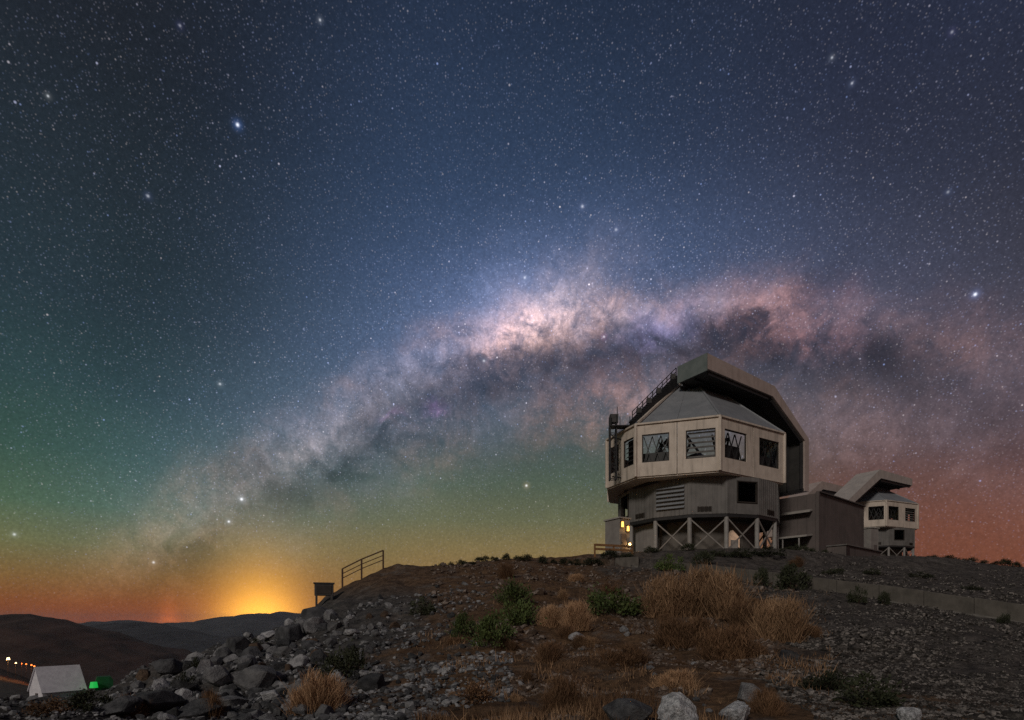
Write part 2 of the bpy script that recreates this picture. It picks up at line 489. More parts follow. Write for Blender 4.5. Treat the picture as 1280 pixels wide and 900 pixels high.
Y_ = lambda d, y: (d, (HY - y) / FP * d)       # ground point seen on row y at depth d
FAR = [(400, -60), (900, -130), (3000, -240), (9000, -330), (13000, -420)]
COLS = {
    -900: [(9, -2.2), (20, -4.0), (50, -9), (100, -15), (200, -24)] + [(400, -42), (900, -60)] + FAR[2:],
    0:   [(9.8, -1.85), (16, -2.7), (24, -3.9), (34, -5.4), (50, -7.4), (70, -9.8), (100, -12.6), (150, -17), (220, -22), (300, -26), (420, -34), (600, -46), (900, -70)] + FAR[2:],
    75:  [(9.8, -1.8), (16, -2.6), (24, -3.75), (34, -5.2), (50, -7.3), (70, -9.8), (100, -13), (150, -18), (220, -25), (400, -50)] + FAR[1:],
    130: [(9.8, -1.75), (16, -2.45), (24, -3.4), (30, -4.2), (40, -5.3), (55, -6.9), (75, -8.8), (90, -11), (120, -16), (220, -32)] + FAR,
    190: [(9.8, -1.7), Y_(16, 884), Y_(24, 858), Y_(33, 836), (42, -4.3), (60, -8.5), (120, -21), (220, -38)] + FAR,
    300: [(9.8, -1.66), Y_(16, 878), Y_(25, 846), Y_(34, 820), Y_(42, 802), (52, -3.2), (70, -7), (120, -20), (220, -38)] + FAR,
    395: [(9.8, -1.65), Y_(14, 878), Y_(22, 840), Y_(32, 799), Y_(45, 761), (52, .4), (62, -1.5), (90, -8), (140, -20), (220, -38)] + FAR,
    430: [(9.8, -1.65), Y_(14, 874), Y_(22, 836), Y_(32, 790), Y_(46, 737), (52, 2.4), (62, 1.0), (90, -6), (140, -18), (220, -38)] + FAR,
    480: [(9.8, -1.65), Y_(14, 870), Y_(22, 829), Y_(32, 779), Y_(42, 735), Y_(50, 710), (56, 4.5), (64, 3.8), (90, 0), (140, -12), (220, -34)] + FAR,
    640: [(9.8, -1.65), Y_(14, 864), Y_(22, 818), Y_(32, 767), Y_(45, 723), Y_(57, 699), (62, 6.2), (72, 6.4), (100, 5.5), (150, -4), (220, -25)] + FAR,
    790: [(9.8, -1.65), Y_(14, 864), Y_(22, 818), Y_(32, 772), Y_(45, 731), Y_(55.5, 710), (59, 5.6), (62, 6.7), (66, 7.1), (95, 7.1), (140, 4), (220, -15)] + FAR,
    900: [(9.8, -1.65), Y_(14, 864), Y_(20, 827), Y_(30, 779), Y_(40, 742), Y_(47.5, 722), (51, 4.5), (56, 6.1), (61, 7.0), (66, 7.1), (95, 7.1), (140, 6), (220, -10)] + FAR,
    1010: [(9.8, -1.65), Y_(14, 863), Y_(20, 824), Y_(30, 775), Y_(41, 737), (46, 3.0), (55, 5.2), (64, 7.0), (90, 8.3), (108, 10.4), (150, 10.6), (220, 0)] + FAR,
    1140: [(9.8, -1.65), Y_(14, 860), Y_(20, 818), Y_(28, 781), Y_(36, 757.5), (42, 2.0), (55, 4.4), (75, 7.4), Y_(98, 693.5), (110, 10.9), (150, 10.8), (220, 0)] + FAR,
    1280: [(9.8, -1.65), Y_(14, 862), Y_(20, 821), Y_(26, 797), Y_(31.5, 781), (40, 1.2), (55, 3.4), (75, 6.1), Y_(95, 710), (130, 7), (220, -15)] + FAR,
    1600: [(9.8, -1.65), (20, -1.3), (30, -.6), (50, 1.5), (80, 4), (130, 3), (220, -20)] + FAR,
}
_lr = np.linspace(math.log(.5), math.log(13000), 900)
_az, _zz = [], []
for x in sorted(COLS):
    u = (x - CX) / FP; s = math.sqrt(1 + u * u)
    p = [(.5, -1.66), (5, -1.68)] + COLS[x]
    _az.append(math.atan(u)); _zz.append(np.interp(_lr, [math.log(d * s) for d, z in p], [z for d, z in p]))
_az = [-math.pi, -2.0] + _az + [2.0, math.pi]
_bk = np.interp(_lr, [math.log(k) for k in (.5, 12, 60, 200, 900, 9000, 13000)], [-1.66, -1.9, -4.5, -25, -130, -330, -420])
_zz = np.array([_bk, _bk] + _zz + [_bk, _bk]); _az = np.array(_az)

WALL = [(9.9, 56.6), (11.9, 55.4), (14.6, 51.6), (17.2, 47.4), (20.6, 42.4), (23.6, 38.0), (27.9, 31.8), (32.0, 25.9), (35, 21.5)]
def wall_sd(X, Y):
    """signed distance to the wall line, positive behind it"""
    best = np.full(np.shape(X), 1e9); sg = np.zeros(np.shape(X))
    for (x0, y0), (x1, y1) in zip(WALL[:-1], WALL[1:]):
        ex, ey = x1 - x0, y1 - y0; L2 = ex * ex + ey * ey
        t = np.clip(((X - x0) * ex + (Y - y0) * ey) / L2, 0, 1)
        d = np.hypot(X - x0 - t * ex, Y - y0 - t * ey)
        cr = ex * (Y - y0) - ey * (X - x0)
        m = d < best
        best = np.where(m, d, best); sg = np.where(m, np.sign(cr), sg)
    return best * sg

DC1, ZB1 = Vector((22.6, 73.2, 0)), 7.1          # first dome: centre and floor height
D2A, ZB2, S2 = Vector((72.7, 115.0, 0)), 10.85, .87

def base_h(X, Y):
    X = np.asarray(X, float); Y = np.asarray(Y, float)
    th = np.arctan2(X, Y); lr = np.log(np.maximum(np.hypot(X, Y), .5))
    jf = np.clip((lr - _lr[0]) / (_lr[1] - _lr[0]), 0, len(_lr) - 1.001); j = jf.astype(int); fj = jf - j
    z = 0
    for k in (-2, -1, 0, 1, 2):
        tk = np.clip(th + k * .022, -math.pi, math.pi)
        i = np.clip(np.searchsorted(_az, tk) - 1, 0, len(_az) - 2)
        f = (tk - _az[i]) / (_az[i + 1] - _az[i])
        a = _zz[i, j] * (1 - fj) + _zz[i, j + 1] * fj; b = _zz[i + 1, j] * (1 - fj) + _zz[i + 1, j + 1] * fj
        z = z + (a * (1 - f) + b * f) * (1, 2, 3, 2, 1)[k + 2] / 9
    return z

def H(X, Y):
    X = np.asarray(X, float); Y = np.asarray(Y, float)
    r = np.hypot(X, Y)
    z = base_h(X, Y)
    sd = wall_sd(X, Y)
    z = z + np.where(sd > .18, .80 * np.exp(-np.maximum(sd, 0) / 5.0), 0)
    nz = np.clip((r - 3) / 12, .25, 1) * (.55 * fbm(X / 6.0, Y / 6.0, 3, 3) + .22 * fbm(X / 1.1, Y / 1.1, 3, 9))
    rocky = np.clip((-6 - X) / 8, 0, 1) * np.clip((r - 8) / 10, 0, 1) * np.clip((150 - r) / 60, 0, 1)
    nz = nz + rocky * .9 * fbm(X / 3.0, Y / 3.0, 3, 21)
    nz = nz + np.clip((r - 150) / 600, 0, 1) * 14 * fbm(X / 160.0, Y / 160.0, 4, 5)
    near_wall = np.exp(-(sd / 1.6) ** 2)
    nz = nz * (1 - .75 * near_wall)
    for c, rad, zb in ((DC1, 15, ZB1), (Vector((44, 80, 0)), 13, 7.3)):
        w = np.clip((rad + 5 - np.hypot(X - c.x, Y - c.y)) / 6, 0, 1); w = w * w * (3 - 2 * w)
        z = z * (1 - w) + zb * w; nz = nz * (1 - .85 * w)
    w = np.clip((22 - np.hypot(X - 74, Y - 124)) / 6, 0, 1); w = w * w * (3 - 2 * w)
    z = z * (1 - w) + ZB2 * w; nz = nz * (1 - .85 * w)
    return z + nz

def h1(x, y): return float(H(np.array([x]), np.array([y]))[0])

def on_ground(x, y, dmin=8.0, dmax=260.0):
    """point where the ground is met looking along column x, row y"""
    d = np.exp(np.linspace(math.log(dmin), math.log(dmax), 900)); u = (x - CX) / FP
    z = H(u * d, d); row = HY - FP * z / d
    k = np.where(row <= y)[0]
    i = k[0] if len(k) else int(np.argmin(row))
    return Vector((u * d[i], d[i], z[i]))

def ground_sheet():
    thf = np.concatenate([np.linspace(-math.pi, -1.0, 60, endpoint=False), np.linspace(-1.0, 1.0, 760, endpoint=False), np.linspace(1.0, math.pi, 61)[:-1]])
    rr = np.concatenate([[.6, 2, 4], np.exp(np.linspace(math.log(6), math.log(150), 380, endpoint=False)), np.exp(np.linspace(math.log(150), math.log(11500), 80))])
    T, RR = np.meshgrid(thf, rr)
    X = RR * np.sin(T); Y = RR * np.cos(T); Z = H(X, Y)
    nr, nc = T.shape
    v = np.stack([X, Y, Z], -1).reshape(-1, 3)
    v = np.vstack([v, [[0, 0, float(Z[0].mean())]]])
    i, j = np.meshgrid(np.arange(nr - 1), np.arange(nc), indexing='ij')
    j2 = (j + 1) % nc
    q = np.stack([i * nc + j, i * nc + j2, (i + 1) * nc + j2, (i + 1) * nc + j], -1).reshape(-1, 4)
    return v, q

gm = bpy.data.materials.new('soil'); gm.use_nodes = True
h = G(gm.node_tree); pb = gm.node_tree.nodes['Principled BSDF']
tcn = gm.node_tree.nodes.new('ShaderNodeTexCoord'); v = tcn.outputs['Object']
sx = gm.node_tree.nodes.new('ShaderNodeSeparateXYZ'); h.l.new(v, sx.inputs[0])
n1 = h.noise(v, .16, 5, .6); n2 = h.noise(v, 1.3, 6, .7); n3 = h.noise(v, 6.5, 6, .72)
brown = h.mix(h.ss(n2.outputs['Fac'], .34, .66), (.185, .112, .064), (.080, .047, .028))
grey = h.mix(h.ss(n2.outputs['Fac'], .36, .64), (.105, .098, .095), (.05, .048, .048))
wx = h.add(sx.outputs[0], h.mul(h.sub(n1.outputs['Fac'], .5), 16.0))
fl = h.mul(h.ss(wx, -7.0, -2.0, 1.0, 0.0), h.ss(sx.outputs[2], 1.0, 3.4, 1.0, .15))
fr = h.ss(wx, 7.0, 12.0)
c = h.mix(h.m('MAXIMUM', fl, h.mul(fr, .9)), brown, grey)
n4 = h.noise(v, .55, 5, .65)
c = h.mix(h.ss(n4.outputs['Fac'], .52, .66, 0.0, .55), c, (.17, .155, .145))
c = h.scale(c, h.ss(n3.outputs['Fac'], .25, .75, .45, 1.5))
far = h.ss(sx.outputs[2], -60.0, -16.0)
c = h.mix(far, (.085, .055, .040), c)
h.put(pb.inputs['Base Color'], c); pb.inputs['Roughness'].default_value = .95; pb.inputs['Specular IOR Level'].default_value = .15
bn = gm.node_tree.nodes.new('ShaderNodeBump'); bn.inputs['Strength'].default_value = .9; bn.inputs['Distance'].default_value = .12
h.l.new(n3.outputs['Fac'], bn.inputs['Height']); h.l.new(bn.outputs[0], pb.inputs['Normal'])
gv, gq = ground_sheet()
struct(link('ground', raw_mesh('ground', gv, gq, gm, True)), label='brown stony hillside rising to a flat summit')

# pale dirt track below the shed
def track():
    pts = [(-68, 58), (-60, 57.5), (-52, 59), (-47, 63)]
    P = []
    for (a, b), (c2, d2) in zip(pts[:-1], pts[1:]):
        for k in range(12): P.append((a + (c2 - a) * k / 12, b + (d2 - b) * k / 12))
    V = []
    for k, (x, y) in enumerate(P):
        w = 1.1 + .25 * math.sin(k * .9)
        for s in (-1.0, -.5, 0, .5, 1.0):
            V.append((x, y + s * w, h1(x, y + s * w) + .05))
    n = len(P); Q = [(k * 5 + j, (k + 1) * 5 + j, (k + 1) * 5 + j + 1, k * 5 + j + 1) for k in range(n - 1) for j in range(4)]
    mat('track_dirt', (.30, .25, .21), (.20, .165, .14), .95, 1.5, .4, 10)
    struct(link('track', raw_mesh('track', np.array(V), np.array(Q), 'track_dirt', True)), label='pale dirt track beside the white shed')
track()

# far hills
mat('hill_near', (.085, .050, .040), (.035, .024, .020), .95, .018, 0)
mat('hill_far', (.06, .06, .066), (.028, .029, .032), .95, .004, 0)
def hills(r0, prof, depth, zb, m, seed, label, amp):
    """prof: list of (column, crest row); a ridge of real depth standing at distance r0"""
    xs = np.linspace(prof[0][0], prof[-1][0], 260)
    ys = np.interp(xs, [p[0] for p in prof], [p[1] for p in prof])
    k = np.exp(-np.linspace(-2, 2, 7) ** 2); k /= k.sum(); ys = np.convolve(np.pad(ys, 3, 'edge'), k, 'valid')
    ys = ys + 4.2 * fbm(xs / 26.0, xs * 0 + seed, 5, seed, .6)
    crest = (HY - ys) / FP * r0
    V = []; nr = 22
    for i in range(nr):
        f = i / (nr - 1); d = r0 + (f - .55) * depth
        prf = math.sin(math.pi * min(max(f / 1.1, 0), 1)) ** 1.2 if f < .55 else math.sin(math.pi * (.5 + (f - .55) * .9)) ** 1.2
        X = (xs - CX) / FP * r0
        nn = fbm(X / (depth * .22), np.full_like(X, d / (depth * .22)), 5, seed)
        z = zb + (crest - zb) * prf + nn * amp * (.25 + .75 * abs(f - .55) * 2)
        z += fbm(X / (depth * .05), np.full_like(X, d / (depth * .05)), 4, seed + 7) * amp * .42
        V.append(np.stack([X, np.full_like(X, d), z], -1))
    V = np.array(V); n = len(xs)
    ii, jj = np.meshgrid(np.arange(nr - 1), np.arange(n - 1), indexing='ij')
    Q = np.stack([ii * n + jj, ii * n + jj + 1, (ii + 1) * n + jj + 1, (ii + 1) * n + jj], -1).reshape(-1, 4)
    struct(link('hills', raw_mesh('hills', V.reshape(-1, 3), Q, m, True)), label=label)
hills(1300, [(-500, 780), (-250, 768), (-60, 773), (20, 769), (60, 772), (100, 784), (150, 806), (210, 832), (300, 868), (420, 910)], 900, -150, 'hill_near', 31, 'dark brown hill at the foot of the glow', 30)
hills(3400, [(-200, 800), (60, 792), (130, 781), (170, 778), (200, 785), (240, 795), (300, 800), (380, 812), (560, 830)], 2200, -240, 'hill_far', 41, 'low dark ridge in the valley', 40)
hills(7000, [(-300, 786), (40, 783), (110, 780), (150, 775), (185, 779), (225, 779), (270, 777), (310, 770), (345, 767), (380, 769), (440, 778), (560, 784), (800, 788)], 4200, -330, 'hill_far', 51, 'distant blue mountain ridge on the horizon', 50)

# ------------------------------------------------------------------ retaining wall
def build_wall():
    root = empty('retaining_wall', (17.2, 47.4, h1(17.2, 47.0)), 'long low concrete retaining wall stepping down the slope', 'wall')
    off = Vector(root.location)
    # top height along the wall, as levels of the ground behind
    key = [(0, 5.95), (2.3, 5.92), (7, 5.05), (12, 4.25), (18, 3.18), (23.3, 2.25), (30.8, .78), (38, -.6), (44, -1.2)]
    s = 0; segs = []
    for (a, b) in zip(WALL[:-1], WALL[1:]):
        L = math.dist(a, b); n = max(1, round(L / 2.4))
        for k in range(n):
            p = [a[i] + (b[i] - a[i]) * k / n for i in (0, 1)]; q = [a[i] + (b[i] - a[i]) * (k + 1) / n for i in (0, 1)]
            segs.append((p, q, s + L * k / n, s + L * (k + 1) / n))
        s += L
    for i, (p, q, s0, s1) in enumerate(segs):
        if i in (1,): continue                     # gap where a shrub grows through
        z0 = np.interp(s0, *zip(*key)); z1 = np.interp(s1, *zip(*key))
        z0 += rng.uniform(-.03, .03); z1 += rng.uniform(-.03, .03)
        d = Vector((q[0] - p[0], q[1] - p[1], 0)).normalized(); n = Vector((-d.y, d.x, 0))
        if n.y > 0: n = -n                         # towards the downhill side
        g0 = Vector((*p, 0)) + d * .012; g1 = Vector((*q, 0)) - d * .012
        t = rng.uniform(-.02, .02)
        m = MB()
        for (tk0, tk1, zt, zb_) in ((.14 + t, -.12, 0, -1.7),):
            f0, f1, b0, b1 = g0 + n * tk0, g1 + n * tk0, g0 + n * tk1, g1 + n * tk1
            m.hexa([f0 + Vector((0, 0, z0 - 1.9)), f1 + Vector((0, 0, z1 - 1.9)), b1 + Vector((0, 0, z1 - 1.9)), b0 + Vector((0, 0, z0 - 1.9)),
                    f0 + Vector((0, 0, z0)), f1 + Vector((0, 0, z1)), b1 + Vector((0, 0, z1)), b0 + Vector((0, 0, z0))])
        m.v = [tuple(Vector(a) - off) for a in m.v]
        m.build('wall_panel', 'concrete', root, bevel=.02)
        m = MB()
        f0, f1, b0, b1 = g0 + n * .30, g1 + n * .30, g0 + n * .143, g1 + n * .143
        zf0, zf1 = z0 - .93, z1 - .93
        m.hexa([f0 + Vector((0, 0, zf0 - .6)), f1 + Vector((0, 0, zf1 - .6)), b1 + Vector((0, 0, zf1 - .6)), b0 + Vector((0, 0, zf0 - .6)),
                f0 + Vector((0, 0, zf0)), f1 + Vector((0, 0, zf1)), b1 + Vector((0, 0, zf1)), b0 + Vector((0, 0, zf0))])
        m.v = [tuple(Vector(a) - off) for a in m.v]
        m.build('footing', 'footing_concrete', root)
build_wall()

# ------------------------------------------------------------------ observatory domes
def holed_panel(m, p, q, z0, z1, holes, thick, inward):
    """flat vertical panel from p to q (2D) with rectangular holes in (fraction, z)"""
    p, q = Vector((*p, 0)), Vector((*q, 0)); inw = Vector((*inward, 0)).normalized() * thick
    us = sorted({0.0, 1.0, *[h_[0] for h_ in holes], *[h_[1] for h_ in holes]})
    zs = sorted({z0, z1, *[h_[2] for h_ in holes], *[h_[3] for h_ in holes]})
    def solid(i, j):
        if i < 0 or j < 0 or i >= len(us) - 1 or j >= len(zs) - 1: return False
        uc, zc = (us[i] + us[i + 1]) / 2, (zs[j] + zs[j + 1]) / 2
        return not any(a < uc < b and c < zc < d for a, b, c, d in holes)
    P = lambda u, z: p + (q - p) * u + Vector((0, 0, z))
    for i in range(len(us) - 1):
        for j in range(len(zs) - 1):
            if not solid(i, j): continue
            a, b, c, d = P(us[i], zs[j]), P(us[i + 1], zs[j]), P(us[i + 1], zs[j + 1]), P(us[i], zs[j + 1])
            m.face([a, b, c, d]); m.face([d + inw, c + inw, b + inw, a + inw])
            for (x, y, e, f) in ((-1, 0, d, a), (1, 0, b, c), (0, -1, a, b), (0, 1, c, d)):
                if not solid(i + x, j + y): m.face([e, e + inw, f + inw, f])

OCT = [Vector(p) for p in ((11.3, 70.3), (13.57, 64.8), (21.78, 62.0), (31.15, 67.8), (32.75, 76.1), (30.4, 81.6), (22.2, 84.4), (12.85, 78.6))]  # D B A C D' B' A' C'
OC = Vector((22.02, 73.2))

def dome(xf, zb, name_label, seed, first):
    """xf maps plan coordinates of the first dome to this one; z scaled by S above zb"""
    S = 1.0 if first else S2
    rnd = random.Random(seed)
    T2 = lambda p: xf(Vector(p))                              # 2D -> 2D
    Z = lambda z: (z - ZB1) * S                               # local height above the floor
    c0 = T2(OC)
    root = empty('observatory_dome', (c0.x, c0.y, zb), name_label, 'observatory')
    L2 = lambda p: T2(p) - c0
    P3 = lambda p, z: Vector((*L2(p), Z(z)))
    zb_, zt = 15.67, 21.28
    # octagonal ring: two panels a side, each with a window
    hole_d = {0: ((.16, .84), (.16, .84)), 1: ((.15, .82), (.20, .90)), 2: ((.14, .80), (.18, .84))}
    nsl = 0
    for k in range(8):
        a, b = OCT[k], OCT[(k + 1) % 8]; mid = (a + b) / 2
        inn = (OC - mid).normalized()
        for half in (0, 1):
            p = a + (b - a) * (half * .5 + (.004 if half else 0)); q = a + (b - a) * (half * .5 + .5 - (0 if half else .004))
            f0, f1 = hole_d.get(k, ((.17, .83), (.17, .83)))[half]
            zlo, zhi = 17.15, 20.2
            m = MB()
            lp, lq = L2(p), L2(q); li = L2(OC + inn) - L2(OC)
            holed_panel(m, lp, lq, Z(zb_), Z(zt), [(f0, f1, Z(zlo), Z(zhi))], .30 * S, li)
            pan = m.build('wall_panel', 'band_white', root)
            # window frame, set into the opening
            m = MB(); w = .10 * S; dvec = (lq - lp); Lw = dvec.length; du = Vector((*(dvec / Lw), 0)); nin = Vector((*li.normalized(), 0))
            cen = lambda f, z: Vector((*(lp + dvec * f), z)) + nin * .16 * S
            A, B = cen(f0, 0), cen(f1, 0)
            for zz in (Z(zlo) + w / 2, Z(zhi) - w / 2):
                m.bar(A + Vector((0, 0, zz)), B + Vector((0, 0, zz)), .14 * S, w)
            for e in (A + du * w / 2, B - du * w / 2):
                m.box(e + Vector((0, 0, (Z(zlo) + Z(zhi)) / 2)), (w, .14 * S, Z(zhi) - Z(zlo) - 2 * w), du, nin)
            m.build('window_frame', 'frame_dark', pan)
            if first and k in (1, 2) and (k, half) != (1, 1):  # dark sheet added to darken the lower opening, behind the lattice
                hgt_ = (Z(zhi) - Z(zlo)) * (.62, .5, .42, .66)[(k * 2 + half) % 4]
                m = MB(); m.box((A + B) / 2 + Vector((0, 0, Z(zlo) + hgt_ / 2)) + nin * 1.0, ((B - A).length * 1.1, .05, hgt_), du, nin)
                m.build('dark_sheet', 'dark_steel', pan)
            if first and k == 0:                              # dark backing added so the openings on this side look unlit
                m = MB(); m.box((A + B) / 2 + Vector((0, 0, (Z(zlo) + Z(zhi)) / 2)) + nin * .62, ((B - A).length, .05, Z(zhi) - Z(zlo) + .2), du, nin)
                m.build('dark_backing', 'frame_dark', pan)
            # what fills the opening: vent blades on some, bracing on others
            if (k, half) in ((1, 1), (5, 0), (0, 0), (0, 1)) if first else (k + half) % 3 == 0:
                nb = 6
                for s_ in range(nb):
                    zz = Z(zlo) + (s_ + .5) / nb * (Z(zhi) - Z(zlo))
                    m = MB(); tilt = (nin * .8 + Vector((0, 0, .6))).normalized()
                    pc = (A + B) / 2 + Vector((0, 0, zz)) + nin * .30 * S
                    m.box(pc, ((B - A).length - .24 * S, .40 * S, .05 * S), du, tilt, du.cross(tilt))
                    m.build('vent_blade', 'drum_grey' if k else 'dark_steel', pan)
            elif k in (1, 2, 3, 5, 6):
                m = MB(); zl, zh = Z(zlo) + .1, Z(zhi) - .1
                for s_ in range(12):
                    if s_ < 6:                                # regular lattice of bracing
                        f = (s_ // 2) / 3.0
                        fa, fb = (f, f + 1 / 3.0) if s_ % 2 else (f + 1 / 3.0, f)
                        ww = .09
                    else:                                     # truss members deeper inside
                        fa, fb = rnd.uniform(0, 1), rnd.uniform(0, 1); ww = rnd.uniform(.07, .17)
                    dp = (.45 if s_ < 6 else .8 + .12 * s_) * S
                    pa = A + (B - A) * (.03 + .94 * fa) + Vector((0, 0, zl)) + nin * dp; pb_ = A + (B - A) * (.03 + .94 * fb) + Vector((0, 0, zh)) + nin * (dp + .04 * (s_ % 2))
                    m.bar(pa, pb_, ww * S)
                m.build('window_brace', 'dark_steel', pan)
        # corner trim
    for k in range(8):
        p = OCT[k]; o2 = (p - OC).normalized()
        m = MB(); e = L2(p + o2 * .06)
        m.tube((*e, Z(zb_) + .01), (*e, Z(zt) - .01), .17 * S, n=8)
        m.build('corner_trim', 'band_white', root)
    # skirt under the ring, drip edge above
    def ring_slab(zlo, zhi, ro, ri):
        m = MB(); n = 8
        for k in range(n):
            a, b = OCT[k], OCT[(k + 1) % n]
            pts = []
            for zz in (zlo, zhi):
                pts += [P3(OC + (a - OC) * ro, zz), P3(OC + (b - OC) * ro, zz), P3(OC + (b - OC) * ri, zz), P3(OC + (a - OC) * ri, zz)]
            m.hexa(pts)
        return m
    ring_slab(15.52, 15.665, .985, .70).build('skirt', 'band_white', root)
    ring_slab(21.285, 21.46, 1.018, .93).build('eave', 'band_white', root)
    ring_slab(15.3, 15.515, .80, .3).build('ring_floor', 'inner_dark', root)
    # roof: eight hip panels up to a small flat top
    TP, ZT = (.75, 28.2) if first else (.62, 25.7)
    up = lambda p, f: OC + (p - OC) * (1 - f)
    for k in range(8):
        a, b = OCT[k], OCT[(k + 1) % 8]
        if first and k in (4, 5, 6): continue                    # open slit on the far side
        if not first and k in (6,): continue
        A, B = P3(a, 21.47), P3(b, 21.47); A2, B2 = P3(up(a, TP), ZT), P3(up(b, TP), ZT)
        for j in range(2):                                    # two sheets a side
            f0, f1 = j * .5 + (.003 if j else 0), j * .5 + .5
            q = [A.lerp(B, f0), A.lerp(B, f1), A2.lerp(B2, f1), A2.lerp(B2, f0)]
            nrm = (q[1] - q[0]).cross(q[3] - q[0]).normalized()
            m = MB(); m.prism(q, -nrm * .22 * S if nrm.z > 0 else nrm * .22 * S)
            m.build('roof_panel', 'roof_grey', root)
    for k in (1, 2, 3, 4):                                    # hip caps
        m = MB(); m.bar(P3(OCT[k], 21.5), P3(up(OCT[k], TP), ZT + .05), .22 * S, .12 * S)
        m.build('hip_cap', 'roof_grey', root)
    m = MB(); m.prism([P3(up(OCT[k], TP), ZT + .01) for k in range(8)], Vector((0, 0, .25 * S)))
    m.build('roof_cap', 'roof_grey', root)

    # lower drum on columns
    DCC, DR = Vector((22.7, 73.1)), 9.5
    th0 = math.atan2(-23.4, -73.3)                            # direction to the viewer's side
    ang = lambda phi: Vector((math.sin(th0 - R_(phi)), math.cos(th0 - R_(phi))))
    zd0, zd1 = 11.47, 15.51
    NP = 15
    for k in range(NP):
        ph0, ph1 = -3.6 + 24 * k, -3.6 + 24 * (k + 1)
        a, b = DCC + ang(ph0) * DR, DCC + ang(ph1) * DR
        inn = (DCC - (a + b) / 2).normalized()
        kk = k if k < 8 else k - NP
        holes = []
        if kk == 1: holes = [(.30, .92, 12.75, 15.0)]
        if kk == -3: holes = [(.35, .95, 12.3, 14.9)]
        if kk in (4, -5, 7): holes = [(.2, .8, 12.6, 14.8)]
        m = MB(); lp, lq = L2(a), L2(b); li = L2(OC + inn) - L2(OC)
        holed_panel(m, lp, lq, Z(zd0), Z(zd1), [(h_[0], h_[1], Z(h_[2]), Z(h_[3])) for h_ in holes], .2 * S, li)
        pan = m.build('drum_panel', 'drum_grey', root)
        du = Vector((*(lq - lp).normalized(), 0)); out = -Vector((*li.normalized(), 0)); Lw = (lq - lp).length
        P = lambda f, z, o=0: Vector((*(lp + (lq - lp) * f), Z(z))) + out * o * S
        # seams: standing ribs of the cladding
        m = MB()
        for s_ in range(9):
            f = (s_ + .5) / 9
            if any(h_[0] - .02 < f < h_[1] + .02 for h_ in holes): continue
            m.box((P(f, zd0 + .05) + P(f, zd1 - .05)) / 2 + out * .02, (.05 * S, .05 * S, Z(zd1) - Z(zd0) - .1 * S), du, out)
        if m.v: m.build('cladding_rib', 'drum_grey', pan)
        if kk == -1:                                          # big louvre
            for s_ in range(6):
                zz = 12.35 + s_ * .45
                tilt = (out * .72 - Vector((0, 0, .69))).normalized()
                m = MB(); m.box(P(.47, zz, .14), (Lw * .80, .34 * S, .05 * S), du, tilt, du.cross(tilt))
                m.build('louvre_blade', 'roof_grey', pan)
        if kk in (-2, 0, 2):
            f = {-2: .45, 0: .40, 2: .62}[kk]
            m = MB()
            for s_ in range(4):
                m.box(P(f, 11.82 + s_ * .12, .06), (1.35 * S, .10 * S, .045 * S), du, out)
            m.box(P(f, 12.0, .01), (1.5 * S, .05 * S, .60 * S), du, out)
            m.build('vent_grille', 'frame_dark', pan)
        for h_ in holes:
            m = MB()
            for f in (h_[0], h_[1]): m.box((P(f, h_[2]) + P(f, h_[3])) / 2, (.10 * S, .26 * S, Z(h_[3]) - Z(h_[2]) + .1 * S), du, out)
            for z_ in (h_[2], h_[3]): m.box(P((h_[0] + h_[1]) / 2, z_), ((h_[1] - h_[0]) * Lw - .1 * S, .24 * S, .10 * S), du, out)
            m.build('window_frame', 'frame_dark', pan)
    # base ring beam, columns, braces
    m = MB()
    for k in range(NP):
        a, b = ang(-3.6 + 24 * k), ang(-3.6 + 24 * (k + 1))
        pts = []
        for zz in (zd0 - .35, zd0 - .01):
            pts += [P3(DCC + a * (DR - .05), zz), P3(DCC + b * (DR - .05), zz), P3(DCC + b * (DR - .7), zz), P3(DCC + a * (DR - .7), zz)]
        m.hexa(pts)
    m.build('ring_beam', 'dark_steel', root)
    # slab that closes the drum from below
    m = MB(); m.prism([P3(DCC + ang(-3.6 + 24 * k) * (DR - .75), zd0 - .3) for k in range(NP)], Vector((0, 0, .2 * S)))
    m.build('drum_floor', 'inner_dark', root)
    CR = DR - .28
    cols = [(-3.6 + 24 * k) for k in range(NP)]
    for k, ph in enumerate(cols):
        q = DCC + ang(ph) * CR
        m = MB(); m.tube(P3(q, ZB1 - .6), P3(q, zd0 - .34), .24 * S, n=12)
        m.tube(P3(q, ZB1 - .6), P3(q, ZB1 + .25), .40 * S, n=12)
        m.build('column', 'column_steel', root, smooth=False)
    for k in range(NP):
        kk = k if k < 8 else k - NP
        if kk in (-2, -3, -4): continue
        q0, q1 = DCC + ang(cols[k]) * CR, DCC + ang(cols[k] + 24) * CR
        for (za, zc, o) in ((ZB1 + .35, zd0 - .45, .0), (zd0 - .45, ZB1 + .35, .12)):
            m = MB(); o2 = ang(cols[k] + 12) * o
            m.bar(P3(q0 + o2, za), P3(q1 + o2, zc), .13 * S)
            m.build('brace', 'brace_steel', root)
    m = MB(); n = 30
    for k in range(n):
        a, b = ang(12 * k) * 6.9, ang(12 * (k + 1)) * 6.9
        m.hexa([P3(DCC + a, ZB1 - .6), P3(DCC + b, ZB1 - .6), P3(DCC + b * .96, ZB1 - .6), P3(DCC + a * .96, ZB1 - .6),
                P3(DCC + a, zd0 - .31), P3(DCC + b, zd0 - .31), P3(DCC + b * .96, zd0 - .31), P3(DCC + a * .96, zd0 - .31)])
    m.build('inner_wall', 'inner_wall', root)
